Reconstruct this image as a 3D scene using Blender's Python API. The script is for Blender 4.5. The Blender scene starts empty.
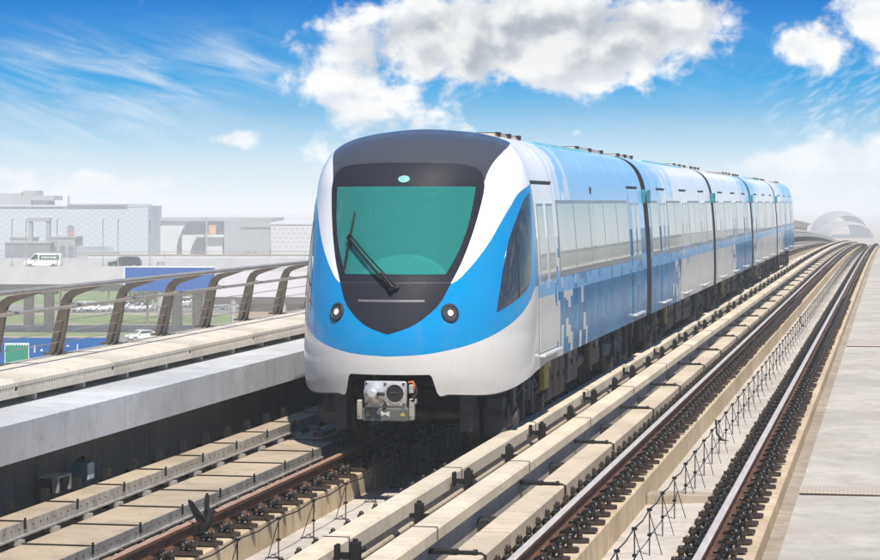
import bpy, bmesh, math, random
from mathutils import Vector, Matrix, Euler
HAZE = 0.0008
SKYK = 7.0
HZTOP = 1.1
EXPO = 0.46
SKYTINT = (.035, .62, 1.0)
CLOUDS = [(520, 30, 175, 52, 1.05), (600, 52, 95, 42, .6), (440, 40, 80, 48, .6), (345, 100, 62, 34, .9), (335, 58, 42, 28, .5), (410, 128, 66, 20, .5), (640, 66, 42, 24, .5), (700, 18, 50, 24, .7), (560, 88, 70, 16, .35),
          (795, 50, 36, 20, 1.0), (852, 16, 44, 34, .95), (885, 40, 30, 40, .7), (760, 168, 70, 16, .75), (852, 158, 70, 28, 1.15), (820, 185, 120, 20, .9),
          (45, 180, 90, 22, .75), (120, 190, 85, 17, .65), (160, 180, 25, 12, .5), (240, 138, 24, 12, .85), (205, 142, 34, 9, .6), (320, 160, 26, 26, .45), (575, 133, 10, 7, .85)]
GREYS = [(530, 45, 130, 34, 1.15), (450, 40, 70, 34, .8), (610, 30, 80, 24, .8), (400, 78, 50, 26, .5), (820, 34, 60, 18, .3), (350, 118, 60, 12, .5), (700, 8, 50, 14, .5)]
CIRRUS = [(120, 90, 130, 45, .75), (60, 60, 90, 30, .4), (230, 55, 60, 30, .5), (40, 130, 100, 30, .6), (270, 70, 30, 20, .5), (640, 60, 120, 60, .25)]
random.seed(7)
SC = bpy.context.scene
COL = SC.collection
F = 2300.0
TH = math.atan(452.0 / F)
CO, SI = math.cos(TH), math.sin(TH)
CAMZ = 2.95
R2 = math.radians

def dz(y):
    if y < 100: return 0.0
    if y < 340: return -6.5e-5 * (y - 100) ** 2
    return -6.5e-5 * 240 ** 2 - 2 * 6.5e-5 * 240 * (y - 340)
def dslope(y):
    return math.atan(-2 * 6.5e-5 * max(0, min(240, y - 100)))

# ------------------------------------------------------------------ helpers
def tag(o, label=None, cat=None, group=None, kind=None):
    if label: o['label'] = label
    if cat: o['category'] = cat
    if group: o['group'] = group
    if kind: o['kind'] = kind
    return o
def empty(name, loc=(0, 0, 0), rz=0.0, parent=None):
    o = bpy.data.objects.new(name, None)
    o.empty_display_size = 0.3
    COL.objects.link(o); o.location = loc; o.rotation_euler = (0, 0, rz)
    if parent: o.parent = parent
    return o
def thing(name, label, cat, loc=(0, 0, 0), rz=0.0, group=None):
    return tag(empty(name, loc, rz), label, cat, group)

class MB:
    def __init__(s):
        s.v = []; s.f = []; s.m = []; s.sm = []; s.att = None
    def add(s, vs, fs, m=0, smooth=False):
        b = len(s.v)
        s.v += [tuple(p) for p in vs]
        for f in fs:
            s.f.append(tuple(i + b for i in f)); s.m.append(m); s.sm.append(smooth)
    def box(s, x0, x1, y0, y1, z0, z1, m=0, rot=None, mt=None):
        vs = [(x, y, z) for z in (z0, z1) for y in (y0, y1) for x in (x0, x1)]
        if rot is not None:
            c = Vector(((x0 + x1) / 2, (y0 + y1) / 2, (z0 + z1) / 2))
            vs = [tuple(c + rot @ (Vector(p) - c)) for p in vs]
        fs = [(0, 2, 3, 1), (4, 5, 7, 6), (0, 1, 5, 4), (2, 6, 7, 3), (0, 4, 6, 2), (1, 3, 7, 5)]
        s.add(vs, fs, m)
        if mt is not None: s.m[-5] = mt
    def bbox(s, x0, x1, y0, y1, z0, z1, b=0.01, m=0):
        # box with chamfered edges
        bm = bmesh.new()
        bmesh.ops.create_cube(bm, size=1.0)
        for p in bm.verts:
            p.co = Vector(((x0 + x1) / 2 + p.co.x * (x1 - x0), (y0 + y1) / 2 + p.co.y * (y1 - y0), (z0 + z1) / 2 + p.co.z * (z1 - z0)))
        bmesh.ops.bevel(bm, geom=bm.edges[:], offset=b, segments=2, affect='EDGES', profile=0.5)
        s.frombm(bm, m, False)
    def frombm(s, bm, m=0, smooth=False):
        bm.verts.index_update()
        s.add([v.co[:] for v in bm.verts], [[v.index for v in f.verts] for f in bm.faces], m, smooth)
        bm.free()
    def cyl(s, p0, p1, r0, r1=None, n=12, m=0, caps=True, smooth=True, mc=None):
        if r1 is None: r1 = r0
        p0 = Vector(p0); p1 = Vector(p1); d = (p1 - p0).normalized()
        a = Vector((0, 0, 1)) if abs(d.z) < 0.9 else Vector((1, 0, 0))
        u = d.cross(a).normalized(); w = d.cross(u)
        vs = []
        for p, r in ((p0, r0), (p1, r1)):
            for i in range(n):
                t = 2 * math.pi * i / n
                vs.append(p + u * math.cos(t) * r + w * math.sin(t) * r)
        s.add(vs, [(i, i + n, (i + 1) % n + n, (i + 1) % n) for i in range(n)], m, smooth)
        if caps:
            mc = m if mc is None else mc
            s.add(vs[:n], [tuple(range(n))], mc)
            s.add(vs[n:], [tuple(reversed(range(n)))], mc)
    def tube(s, pts, r, n=8, m=0, rads=None, closed=False):
        pts = [Vector(p) for p in pts]
        k = len(pts); vs = []
        up = Vector((0, 0, 1))
        for i, p in enumerate(pts):
            if closed: t = pts[(i + 1) % k] - pts[i - 1]
            else: t = pts[min(i + 1, k - 1)] - pts[max(i - 1, 0)]
            t.normalize()
            a = up if abs(t.z) < 0.95 else Vector((1, 0, 0))
            u = t.cross(a).normalized(); w = t.cross(u)
            rr = rads[i] if rads else r
            for j in range(n):
                q = 2 * math.pi * j / n
                vs.append(p + u * math.cos(q) * rr + w * math.sin(q) * rr)
        fs = []
        for i in range(k if closed else k - 1):
            a0 = i * n; b0 = ((i + 1) % k) * n
            for j in range(n):
                fs.append((a0 + j, a0 + (j + 1) % n, b0 + (j + 1) % n, b0 + j))
        s.add(vs, fs, m, True)
        if not closed:
            s.add(vs[:n], [tuple(reversed(range(n)))], m); s.add(vs[-n:], [tuple(range(n))], m)
    def lathe(s, prof, c, ax='y', n=20, m=0, smooth=True, ms=None, caps=True):
        vs = []
        for (r, h) in prof:
            for i in range(n):
                t = 2 * math.pi * i / n
                a, b = r * math.cos(t), r * math.sin(t)
                p = {'y': (a, h, b), 'x': (h, a, b), 'z': (a, b, h)}[ax]
                vs.append((c[0] + p[0], c[1] + p[1], c[2] + p[2]))
        b = len(s.v); s.v += vs
        for k in range(len(prof) - 1):
            for i in range(n):
                s.f.append((b + k * n + i, b + (k + 1) * n + i, b + (k + 1) * n + (i + 1) % n, b + k * n + (i + 1) % n))
                s.m.append(ms[k] if ms else m); s.sm.append(smooth)
        if caps and prof[0][0] > 1e-6:
            s.f.append(tuple(b + i for i in range(n))); s.m.append(ms[0] if ms else m); s.sm.append(False)
        if caps and prof[-1][0] > 1e-6:
            q = b + (len(prof) - 1) * n
            s.f.append(tuple(q + i for i in reversed(range(n)))); s.m.append(ms[-1] if ms else m); s.sm.append(False)
    def sweep(s, prof, ys, m=0, closed=True, ms=None, dzf=dz, caps=True, smooth=False):
        # profile of (x, z) swept along y following the viaduct's crest
        n = len(prof); vs = []
        for y in ys:
            o = dzf(y) if dzf else 0
            vs += [(x, y, z + o) for (x, z) in prof]
        b = len(s.v); s.v += vs
        for k in range(len(ys) - 1):
            for i in range(n if closed else n - 1):
                j = (i + 1) % n
                s.f.append((b + k * n + i, b + k * n + j, b + (k + 1) * n + j, b + (k + 1) * n + i))
                s.m.append(ms[i] if ms else m); s.sm.append(smooth)
        if closed and caps:
            s.f.append(tuple(b + i for i in reversed(range(n)))); s.m.append(m); s.sm.append(False)
            q = b + (len(ys) - 1) * n
            s.f.append(tuple(q + i for i in range(n))); s.m.append(m); s.sm.append(False)
    def prism(s, poly, a0, a1, ax='x', m=0):
        # polygon in the other two axes extruded along ax
        n = len(poly)
        def P(p, a): return {'x': (a, p[0], p[1]), 'y': (p[0], a, p[1]), 'z': (p[0], p[1], a)}[ax]
        vs = [P(p, a0) for p in poly] + [P(p, a1) for p in poly]
        fs = [(i, (i + 1) % n, (i + 1) % n + n, i + n) for i in range(n)] + [tuple(reversed(range(n))), tuple(range(n, 2 * n))]
        s.add(vs, fs, m)
    def mesh(s, name, mats, fix=True):
        me = bpy.data.meshes.new(name)
        me.from_pydata(s.v, [], s.f)
        for q in mats: me.materials.append(q)
        me.polygons.foreach_set('material_index', s.m)
        me.polygons.foreach_set('use_smooth', s.sm)
        if fix:
            bm = bmesh.new(); bm.from_mesh(me)
            bmesh.ops.recalc_face_normals(bm, faces=bm.faces[:])
            bm.to_mesh(me); bm.free()
        me.update()
        return me
    def build(s, name, mats, parent=None, loc=(0, 0, 0), rot=(0, 0, 0), bevel=0, sharp=None, fix=True):
        if not isinstance(mats, (list, tuple)): mats = [mats]
        me = s.mesh(name, mats, fix)
        return link(name, me, parent, loc, rot, bevel, sharp)
def link(name, me, parent=None, loc=(0, 0, 0), rot=(0, 0, 0), bevel=0, sharp=None):
    o = bpy.data.objects.new(name, me); COL.objects.link(o)
    o.location = loc; o.rotation_euler = rot
    if parent: o.parent = parent
    if sharp: me.set_sharp_from_angle(angle=R2(sharp))
    if bevel:
        b = o.modifiers.new('bevel', 'BEVEL'); b.width = bevel; b.segments = 2; b.limit_method = 'ANGLE'
        b.angle_limit = R2(40); b.harden_normals = False
    return o

# ------------------------------------------------------------------ node helpers
class NT:
    def __init__(s, tree): s.t = tree; s.n = tree.nodes; s.l = tree.links
    def put(s, sock, v):
        if v is None: return
        if isinstance(v, bpy.types.NodeSocket): s.l.new(v, sock)
        else: sock.default_value = v
    def math(s, op, a, b=None, c=None, clamp=False):
        n = s.n.new('ShaderNodeMath'); n.operation = op; n.use_clamp = clamp
        s.put(n.inputs[0], a); s.put(n.inputs[1], b); s.put(n.inputs[2], c)
        return n.outputs[0]
    def vm(s, op, a, b=None, out=0):
        n = s.n.new('ShaderNodeVectorMath'); n.operation = op
        s.put(n.inputs[0], a); s.put(n.inputs[1], b)
        return n.outputs[out]
    def comb(s, x, y, z):
        n = s.n.new('ShaderNodeCombineXYZ')
        s.put(n.inputs[0], x); s.put(n.inputs[1], y); s.put(n.inputs[2], z); return n.outputs[0]
    def sep(s, v):
        n = s.n.new('ShaderNodeSeparateXYZ'); s.put(n.inputs[0], v); return n.outputs
    def noise(s, vec, scale=1.0, detail=4, rough=0.55, dist=0.0, out=0):
        n = s.n.new('ShaderNodeTexNoise'); s.put(n.inputs['Vector'], vec)
        n.inputs['Scale'].default_value = scale; n.inputs['Detail'].default_value = detail
        n.inputs['Roughness'].default_value = rough; n.inputs['Distortion'].default_value = dist
        return n.outputs[out]
    def white(s, vec):
        n = s.n.new('ShaderNodeTexWhiteNoise'); n.noise_dimensions = '3D'; s.put(n.inputs['Vector'], vec); return n.outputs[0]
    def mix(s, fac, a, b, mode='MIX'):
        n = s.n.new('ShaderNodeMix'); n.data_type = 'RGBA'; n.blend_type = mode
        s.put(n.inputs[0], fac)
        s.put(n.inputs[6], a if not isinstance(a, tuple) else (*a[:3], 1)); s.put(n.inputs[7], b if not isinstance(b, tuple) else (*b[:3], 1))
        return n.outputs[2]
    def ss(s, v, a, b, lo=0.0, hi=1.0):
        n = s.n.new('ShaderNodeMapRange'); n.interpolation_type = 'SMOOTHSTEP'
        s.put(n.inputs[0], v); n.inputs[1].default_value = a; n.inputs[2].default_value = b
        n.inputs[3].default_value = lo; n.inputs[4].default_value = hi
        return n.outputs[0]
    def curve(s, v, pts, x0, x1, y0, y1):
        # float curve through pts, evaluated in real units
        n = s.n.new('ShaderNodeFloatCurve')
        q = s.math('DIVIDE', s.math('SUBTRACT', v, x0), x1 - x0, clamp=True)
        s.put(n.inputs[1], q)
        c = n.mapping.curves[0]
        P = [((x - x0) / (x1 - x0), (y - y0) / (y1 - y0)) for x, y in pts]
        while len(c.points) < len(P): c.points.new(0.5, 0.5)
        for i, p in enumerate(P):
            c.points[i].location = p; c.points[i].handle_type = 'AUTO_CLAMPED'
        n.mapping.use_clip = False
        n.mapping.update()
        return s.math('MULTIPLY_ADD', n.outputs[0], y1 - y0, y0)
    def coord(s, which='Object'):
        return s.n.new('ShaderNodeTexCoord').outputs[which]
    def attr(s, name, out='Fac'):
        n = s.n.new('ShaderNodeAttribute'); n.attribute_name = name; return n.outputs[out]
    def bump(s, h, strength=0.3, dist=0.01):
        n = s.n.new('ShaderNodeBump'); n.inputs['Strength'].default_value = strength; n.inputs['Distance'].default_value = dist
        s.put(n.inputs['Height'], h); return n.outputs[0]

def newmat(name):
    m = bpy.data.materials.new(name); m.use_nodes = True
    nt = NT(m.node_tree); b = m.node_tree.nodes['Principled BSDF']
    return m, nt, b
def col4(c): return (*c[:3], 1.0)
def pmat(name, c, rough=0.6, metal=0.0, var=0.15, scale=3.0, bump=0.0, bscale=40.0, spec=0.5, c2=None, coat=0.0, stretch=None, rv=.08):
    m, nt, b = newmat(name)
    co = nt.coord('Object')
    v = co
    if stretch: v = nt.vm('MULTIPLY', co, stretch)
    n = nt.noise(v, scale, 6, 0.6)
    n2 = nt.noise(v, scale * 7.3, 4, 0.6)
    f = nt.math('ADD', nt.math('MULTIPLY', n, 0.7), nt.math('MULTIPLY', n2, 0.3))
    f = nt.ss(f, 0.3, 0.7)
    lo = tuple(x * (1 - var) for x in c) if c2 is None else c2
    hi = tuple(min(1, x * (1 + var * 0.5)) for x in c)
    nt.put(b.inputs['Base Color'], nt.mix(f, lo, hi))
    b.inputs['Metallic'].default_value = metal
    nt.put(b.inputs['Roughness'], nt.ss(n2, 0.2, 0.8, max(0.02, rough - rv), min(1, rough + rv)))
    b.inputs['Specular IOR Level'].default_value = spec
    b.inputs['Coat Weight'].default_value = coat
    if bump:
        nt.put(b.inputs['Normal'], nt.bump(nt.noise(v, bscale, 5, 0.6), bump, 0.01))
    return m
def concrete(name, c, stain=(0.30, 0.22, 0.14), streak=0.5, joint=None, dirt=0.35, blotch=1.0, slab=False, dust=None):
    # weathered concrete: blotches, vertical run-off streaks, fine grain; optional board / pour joints along y
    m, nt, b = newmat(name)
    co = nt.coord('Object'); x, y, z = nt.sep(co)
    big = nt.noise(co, 0.55, 5, 0.6)
    mid = nt.noise(co, 3.1, 6, 0.65)
    fine = nt.noise(co, 38.0, 4, 0.7)
    base = nt.mix(nt.ss(big, 0.3, 0.7), tuple(q * 0.78 for q in c), tuple(q * 1.08 for q in c))
    base = nt.mix(nt.math('MULTIPLY', nt.ss(mid, 0.44, 0.70), dirt * blotch), base, tuple(q * 0.62 for q in c))
    st = nt.noise(nt.comb(nt.math('MULTIPLY', x, 2.0), nt.math('MULTIPLY', y, 6.0), nt.math('MULTIPLY', z, 0.5)), 1.6, 5, 0.6)
    base = nt.mix(nt.math('MULTIPLY', nt.ss(st, 0.45, 0.72), streak), base, stain)
    base = nt.mix(nt.math('MULTIPLY', nt.ss(fine, 0.35, 0.75), 0.16), base, tuple(q * 0.5 for q in c))
    if dust:
        # brown brake dust and rust that settles beside the running rails
        dmin = None
        for X in dust:
            q = nt.math('ABSOLUTE', nt.math('SUBTRACT', x, X))
            dmin = q if dmin is None else nt.math('MINIMUM', dmin, q)
        dn = nt.noise(nt.comb(nt.math('MULTIPLY', x, 3.0), nt.math('MULTIPLY', y, .8), z), 2.2, 5, .7)
        df = nt.math('MULTIPLY', nt.ss(dmin, .32, .06), nt.ss(dn, .30, .66))
        base = nt.mix(nt.math('MULTIPLY', df, .8), base, (0.13, 0.075, 0.045))
    if slab:
        s1 = nt.noise(nt.comb(nt.math('MULTIPLY', x, 1.1), nt.math('MULTIPLY', y, .45), 0.0), 1.3, 7, .68, .15)
        base = nt.mix(nt.math('MULTIPLY', nt.ss(s1, .48, .72), .5), base, (0.33, 0.28, 0.22))
        s2 = nt.noise(nt.comb(nt.math('MULTIPLY', x, .9), nt.math('MULTIPLY', y, 3.5), 4.0), 2.1, 6, .7, .2)
        base = nt.mix(nt.math('MULTIPLY', nt.ss(s2, .66, .74), .6), base, (0.17, 0.14, 0.11))
    vor = nt.n.new('ShaderNodeTexVoronoi'); vor.feature = 'DISTANCE_TO_EDGE'; vor.inputs['Scale'].default_value = .45
    wob = nt.noise(co, 2.3, 5, .7, 0, 1)
    nt.put(vor.inputs['Vector'], nt.vm('ADD', co, nt.vm('SCALE', wob, None) if False else nt.vm('MULTIPLY', wob, (.9, .9, .9))))
    crack = nt.math('MULTIPLY', nt.math('LESS_THAN', vor.outputs['Distance'], .0035), nt.ss(big, .48, .56))
    base = nt.mix(nt.math('MULTIPLY', crack, .3), base, (0.10, 0.08, 0.065))
    speck = nt.noise(co, 11.0, 2, 0.5)
    base = nt.mix(nt.math('MULTIPLY', nt.ss(speck, 0.70, 0.76), 0.5), base, (0.12, 0.09, 0.07))
    h = nt.math('ADD', nt.math('MULTIPLY', fine, 0.4), mid)
    if joint:
        fr = nt.math('FRACT', nt.math('DIVIDE', y, joint))
        j = nt.math('LESS_THAN', fr, 0.010 / joint)
        base = nt.mix(nt.math('MULTIPLY', j, 0.75), base, (0.08, 0.065, 0.05))
        seg = nt.white(nt.comb(nt.math('FLOOR', nt.math('DIVIDE', y, joint)), 1.7, 3.1))
        base = nt.mix(nt.math('MULTIPLY', seg, 0.22), base, tuple(q * 0.66 for q in c))
        h = nt.math('SUBTRACT', h, nt.math('MULTIPLY', j, 2.0))
    nt.put(b.inputs['Base Color'], base)
    b.inputs['Roughness'].default_value = 0.85
    b.inputs['Specular IOR Level'].default_value = 0.3
    nt.put(b.inputs['Normal'], nt.bump(h, 0.35, 0.008))
    return m

M = {}
M['cream'] = concrete('cream_concrete', (0.58, 0.50, 0.395), (0.38, 0.27, 0.15), 0.5, joint=1.35, dirt=0.5)
M['plinth'] = concrete('plinth_concrete', (0.58, 0.475, 0.335), (0.36, 0.225, 0.10), 0.8, joint=2.1, dirt=0.45, dust=(-6.35, -4.85, -3.085, -1.586))
M['bed'] = concrete('trackbed_concrete', (0.50, 0.465, 0.425), (0.33, 0.25, 0.17), 0.25, dirt=0.6)
M['walk'] = concrete('walkway_concrete', (0.46, 0.435, 0.395), (0.30, 0.24, 0.17), 0.0, dirt=0.5, blotch=1.2, slab=True)
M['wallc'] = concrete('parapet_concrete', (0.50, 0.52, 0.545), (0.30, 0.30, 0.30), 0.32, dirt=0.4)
M['shadewall'] = concrete('recess_shade_concrete', (0.17, 0.155, 0.14), (0.08, 0.07, 0.06), 0.5, dirt=0.4)  # base darkened: the shade under the ledge is put into its colour
M['gutter'] = concrete('gutter_concrete', (0.36, 0.31, 0.255), (0.16, 0.12, 0.09), 0.6, dirt=0.7)
M['coping'] = concrete('coping_concrete', (0.61, 0.565, 0.49), (0.38, 0.33, 0.26), 0.3, dirt=0.4)
M['cover'] = concrete('cover_board', (0.65, 0.58, 0.465), (0.44, 0.33, 0.20), 0.4, dirt=0.4)
M['tray'] = concrete('tray_board', (0.43, 0.35, 0.265), (0.24, 0.24, 0.14), 0.45, dirt=0.5, blotch=1.3)
M['black'] = pmat('black_steel', (0.011, 0.0105, 0.0105), 0.55, 0.0, 0.4, 8.0, spec=.25)
M['dark'] = pmat('dark_underframe', (0.016, 0.015, 0.0145), 0.6, 0.0, 0.5, 3.0)
M['void'] = pmat('shadow_gap', (0.008, 0.008, 0.008), 0.8)
M['rust'] = pmat('rusty_rail', (0.13, 0.058, 0.03), 0.7, 0.1, 0.5, 6.0, 0.3, 60.0, c2=(0.05, 0.022, 0.013))
M['shine'] = pmat('worn_rail_head', (0.56, 0.51, 0.48), 0.45, 0.1, 0.25, 5.0, stretch=(8, 0.4, 8))
M['brownhead'] = pmat('rusted_rail_head', (0.40, 0.25, 0.17), 0.5, 0.1, 0.35, 5.0, stretch=(8, 0.5, 8))
M['fast'] = pmat('fastener_iron', (0.050, 0.034, 0.027), 0.5, 0.15, 0.5, 30.0, c2=(0.018, 0.013, 0.011))
M['clip'] = pmat('clip_steel', (0.02, 0.022, 0.02), 0.25, 0.5, 0.3, 30.0)
M['galv'] = pmat('galvanised_steel', (0.50, 0.49, 0.46), 0.45, 0.5, 0.3, 9.0, c2=(0.30, 0.27, 0.23))
M['bronze'] = pmat('railing_bronze', (0.135, 0.115, 0.097), 0.45, 0.35, 0.25, 9.0)
M['railtube'] = pmat('railing_tube', (0.52, 0.46, 0.39), 0.35, 0.5, 0.2, 9.0)
M['wire'] = pmat('thin_wire', (0.55, 0.52, 0.48), 0.35, 0.7)


# ================================================================== viaduct and tracks
YS = [-30, -10, 10, 30, 60, 90, 104] + [112 + 8 * i for i in range(40)]
def struct(mb, name, mats, **k):
    return tag(mb.build(name, mats, **k), kind='structure')

# deck of the viaduct: trackbed troughs and the walkway on the right
m = MB()
m.sweep([(-8.6, -0.50), (-4.4, -0.47), (-4.3, -0.30), (-3.3, -0.30), (-3.2, -0.53), (-0.8, -0.40), (-0.8, -1.6), (-8.6, -1.6)], YS)
struct(m, 'trackbed', M['bed'])
m = MB()
m.sweep([(-1.03, -0.335), (3.35, -0.31), (3.35, -1.5), (-1.03, -1.5)], YS)
struct(m, 'walkway', M['walk'])
m = MB()
m.sweep([(-1.195, -0.385), (-1.034, -0.385), (-1.034, -0.45), (-1.195, -0.45)], YS)
struct(m, 'gutter', M['gutter'])

# expansion joint plates on the walkway (chequered steel cover)
mm, nt, b = newmat('chequer_plate')
co = nt.coord('Object'); x, y, z = nt.sep(co)
ch = nt.math('MULTIPLY', nt.math('SINE', nt.math('MULTIPLY', nt.math('ADD', x, y), 70)), nt.math('SINE', nt.math('MULTIPLY', nt.math('SUBTRACT', x, y), 70)))
nt.put(b.inputs['Base Color'], nt.mix(nt.ss(ch, 0.2, 0.6), (0.47, 0.40, 0.32), (0.60, 0.53, 0.44)))
b.inputs['Roughness'].default_value = 0.55; b.inputs['Metallic'].default_value = 0.2
nt.put(b.inputs['Normal'], nt.bump(ch, 0.6, 0.006))
M['cheq'] = mm
def joint_plate(y, label):
    m = MB()
    m.box(-1.0, 3.3, y, y + 0.62, -0.331, -0.305)
    r = tag(m.build('joint_cover', M['cheq'], loc=(0, 0, dz(y)), bevel=0.006), label, 'cover plate')
    m = MB(); m.box(-1.02, 3.3, y - 0.03, y - 0.004, -0.345, -0.318)
    m.build('gap', M['void'], r)
joint_plate(26.1, 'chequered metal joint cover plate across the concrete walkway in front')
joint_plate(53.0, 'chequered metal joint cover plate farther along the concrete walkway')

# ---- rails
FOOT = 0.075
def rail_prof(X):
    return [(X - .075, -.17), (X - .075, -.155), (X - .012, -.13), (X - .012, -.05), (X - .036, -.035), (X - .036, -.006), (X - .026, 0), (X + .026, 0), (X + .036, -.006), (X + .036, -.035), (X + .012, -.05), (X + .012, -.13), (X + .075, -.155), (X + .075, -.17)]
RMS = [0] * 5 + [1, 1, 1] + [0] * 6
def fastener(mb, lo=False):
    # baseplate with shoulders, one coiled clip and one dome nut each side of the rail
    n = 6 if lo else 10
    for s in (-1, 1):
        mb.box(min(s * .05, s * .265), max(s * .05, s * .265), -.075, .075, -.215, -.178, 0)
        if not lo:
            mb.cyl((s * .265, 0, -.215), (s * .265, 0, -.178), .075, n=12, m=0, smooth=False)
            mb.box(min(s * .085, s * .125), max(s * .085, s * .125), -.06, .06, -.178, -.13, 0)
        # coil of the spring clip, axis along the rail
        ring = [(s * (.155 + .042 * math.cos(t)), -.055 + .016 * i / 6, -.125 + .042 * math.sin(t)) for i, t in enumerate([2 * math.pi * q / (6 if lo else 14) for q in range((7 if lo else 29))])]
        if not lo:
            ring = [(p[0], -.06 + .12 * i / 28, p[2]) for i, p in enumerate(ring)]
        mb.tube(ring, .015, 4 if lo else 6, 1)
        if not lo:
            mb.tube([(s * .155, -.06, -.083), (s * .10, -.05, -.11), (s * .06, -.03, -.125)], .014, 6, 1)
            mb.tube([(s * .155, .06, -.083), (s * .10, .05, -.11), (s * .06, .03, -.125)], .014, 6, 1)
        mb.cyl((s * .245, 0, -.18), (s * .245, 0, -.085), .03, .026, n=n, m=0)
        if not lo:
            mb.cyl((s * .245, 0, -.135), (s * .245, 0, -.11), .044, n=6, m=0, smooth=False)
            mb.cyl((s * .245, 0, -.086), (s * .245, 0, -.07), .024, .012, n=n, m=0)
fm = MB(); fastener(fm); FASTM = fm.mesh('rail_fastener', [M['fast'], M['clip']])
def make_rail(X, label, head, y0, seed, yfirst=14.0, pitch=0.6):
    m = MB(); m.sweep(rail_prof(X), YS, ms=RMS)
    r = tag(m.build('steel_rail', [M['rust'], head]), label, 'rail')
    rnd = random.Random(seed)
    n = 0; y = y0; far = MB()
    while y < 236:
        if y >= yfirst and n < 100:
            o = bpy.data.objects.new('rail_fastener', FASTM); COL.objects.link(o); o.parent = r
            o.location = (X, y, dz(y)); o.rotation_euler = (0, 0, rnd.uniform(-.07, .07)); n += 1; o.scale = (rnd.uniform(.90, .98), rnd.uniform(.84, .94), rnd.uniform(.90, .98))
        elif n >= 100:
            b = len(far.v)
            fastener(far, True)
            d = dz(y)
            for i in range(b, len(far.v)):
                v = far.v[i]; far.v[i] = (v[0] + X, v[1] + y, v[2] + d)
        y += pitch
    tag(far.build('rail_fastener', [M['fast'], M['clip']], r), kind='stuff')
    return r
XL1, XL2, XR1, XR2 = -6.35, -4.85, -3.085, -1.586
make_rail(XL1, 'rusty brown running rail on the left, under the black bird and the coupler', M['brownhead'], 14.3, 1)
make_rail(XL2, 'running rail half hidden under the right side of the train', M['brownhead'], 14.1, 2)
make_rail(XR1, 'running rail nearest the train on the empty track, bright top and brown web', M['shine'], 14.0, 3)
make_rail(XR2, 'shiny running rail beside the walkway, the outermost on the right', M['shine'], 14.2, 4)

# ---- plinths
def plinth(x0, x1, z0, z1, label, mat='plinth', name='rail_plinth'):
    m = MB(); b = 0.012
    m.sweep([(x0, z0), (x0, z1 - b), (x0 + b, z1), (x1 - b, z1), (x1, z1 - b), (x1, z0)], YS)
    return tag(m.build(name, M[mat]), label, 'plinth')
plinth(-6.68, -6.09, -0.52, -.215, 'tan concrete plinth carrying the rusty left rail')
plinth(-5.17, -4.53, -0.52, -.215, 'concrete plinth carrying the rail below the right side of the train')
plinth(-3.34, -2.755, -0.56, -.215, 'tan concrete plinth carrying the rail nearest the train on the empty track')
plinth(-1.93, -1.20, -0.56, -.215, 'concrete plinth carrying the shiny rail beside the walkway')

# ---- trays on the left of the train: cover boards on a steel angle with straps, bolts and arms
def tray(xn, xf, zt, label, strap, y0, arm):
    t = thing('cable_tray', label, 'cable tray')
    m = MB(); m.sweep([(xf, zt - .035), (xf, zt), (xn, zt), (xn, zt - .035)], YS)
    m.build('cover_board', M['tray'], t)
    m = MB(); m.sweep([(xn + .004, zt - .115), (xn + .004, zt + .006), (xn + .016, zt + .006), (xn + .016, zt - .10), (xn + .05, zt - .10), (xn + .05, zt - .115)], YS)
    y = 15.0
    while y < 60:
        for zz in (zt - .045,):
            m.cyl((xn + .015, y, zz), (xn + .022, y, zz), .0065, n=6, m=1)
        y += 0.17
    m.build('edge_angle', [M['galv'], M['black']], t)
    sm = MB()
    sm.box(xf, xn + .02, -.012, .012, zt + .002, zt + .012); sm.box(xn + .016, xn + .03, -.012, .012, zt - .06, zt + .035)
    sme = sm.mesh('strap', [M['black']])
    y = y0; k = 0
    while y < 110 and k < 70:
        link('strap', sme, t, (0, y, 0)); y += strap; k += 1
    if arm:
        am = MB()
        am.box(-8.1, xn + .06, -.03, .03, zt - .17, zt - .117)
        am.box(xn - .02, xn + .10, -.05, .05, zt - .165, zt - .118, 1)
        am.box(xf - .09, xf - .03, -.04, .04, zt - .30, zt + .10)
        am.prism([(-8.1, zt - .42), (-8.0, zt - .17), (-7.55, zt - .17)], -.012, .012, 'y')
        ame = am.mesh('support_arm', [M['black'], M['galv']])
        y = 14.2; k = 0
        while y < 90 and k < 95:
            link('support_arm', ame, t, (0, y, 0)); y += .85; k += 1
    return t
tray(-7.33, -7.62, .20, 'upper cable tray on wall arms along the dark parapet', 1.3, 14.8, True)
tray(-6.63, -7.24, .045, 'lower wide cable tray between the upper tray and the rusty rail', 1.25, 14.7, False)
# legs of the lower tray
# junction boxes on the wall shelf
def wallbox(y, x, label, mats, w, d, h, kind):
    t = thing('junction_box', label, 'box', (x, y, .22)); t.scale = (.62, .62, .62)
    if kind == 0:
        m = MB(); m.bbox(-.02, .30, -.30, .30, .16, .19, .008); m.build('shelf', M['galv'], t)
        for a in (-.30, .22):
            m = MB(); m.bbox(.20, .30, a, a + .08, -.06, .158, .008); m.build('leg', M['galv'], t)
        m = MB(); m.bbox(0, .18, -.27, .2, -.06, .15, .01); m.build('body', M['dark'], t)
        m = MB(); m.tube([(.1, -.3, .05), (.12, -.36, .06), (.13, -.40, -.02), (.13, -.42, -.12)], .02, 8); m.build('cable', M['black'], t)
    else:
        m = MB(); m.bbox(-.02, .24, -.17, .17, -.04, .26, .02); m.build('body', mats[0], t)
        m = MB(); m.bbox(.243, .258, -.15, .15, -.02, .24, .01); m.build('lid', mats[1], t)
        m = MB(); m.bbox(.02, .2, -.14, .10, .262, .29, .012); m.cyl((.1, .05, .29), (.1, .05, .335), .035, n=10); m.cyl((.1, -.08, .29), (.1, -.08, .325), .03, n=10); m.build('cap', M['black'], t)
M['teal'] = pmat('teal_paint', (0.05, 0.16, 0.17), 0.5, 0, 0.3, 9)
M['palegreen'] = pmat('pale_green_paint', (0.47, 0.53, 0.47), 0.5, 0, 0.2, 9)
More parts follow.
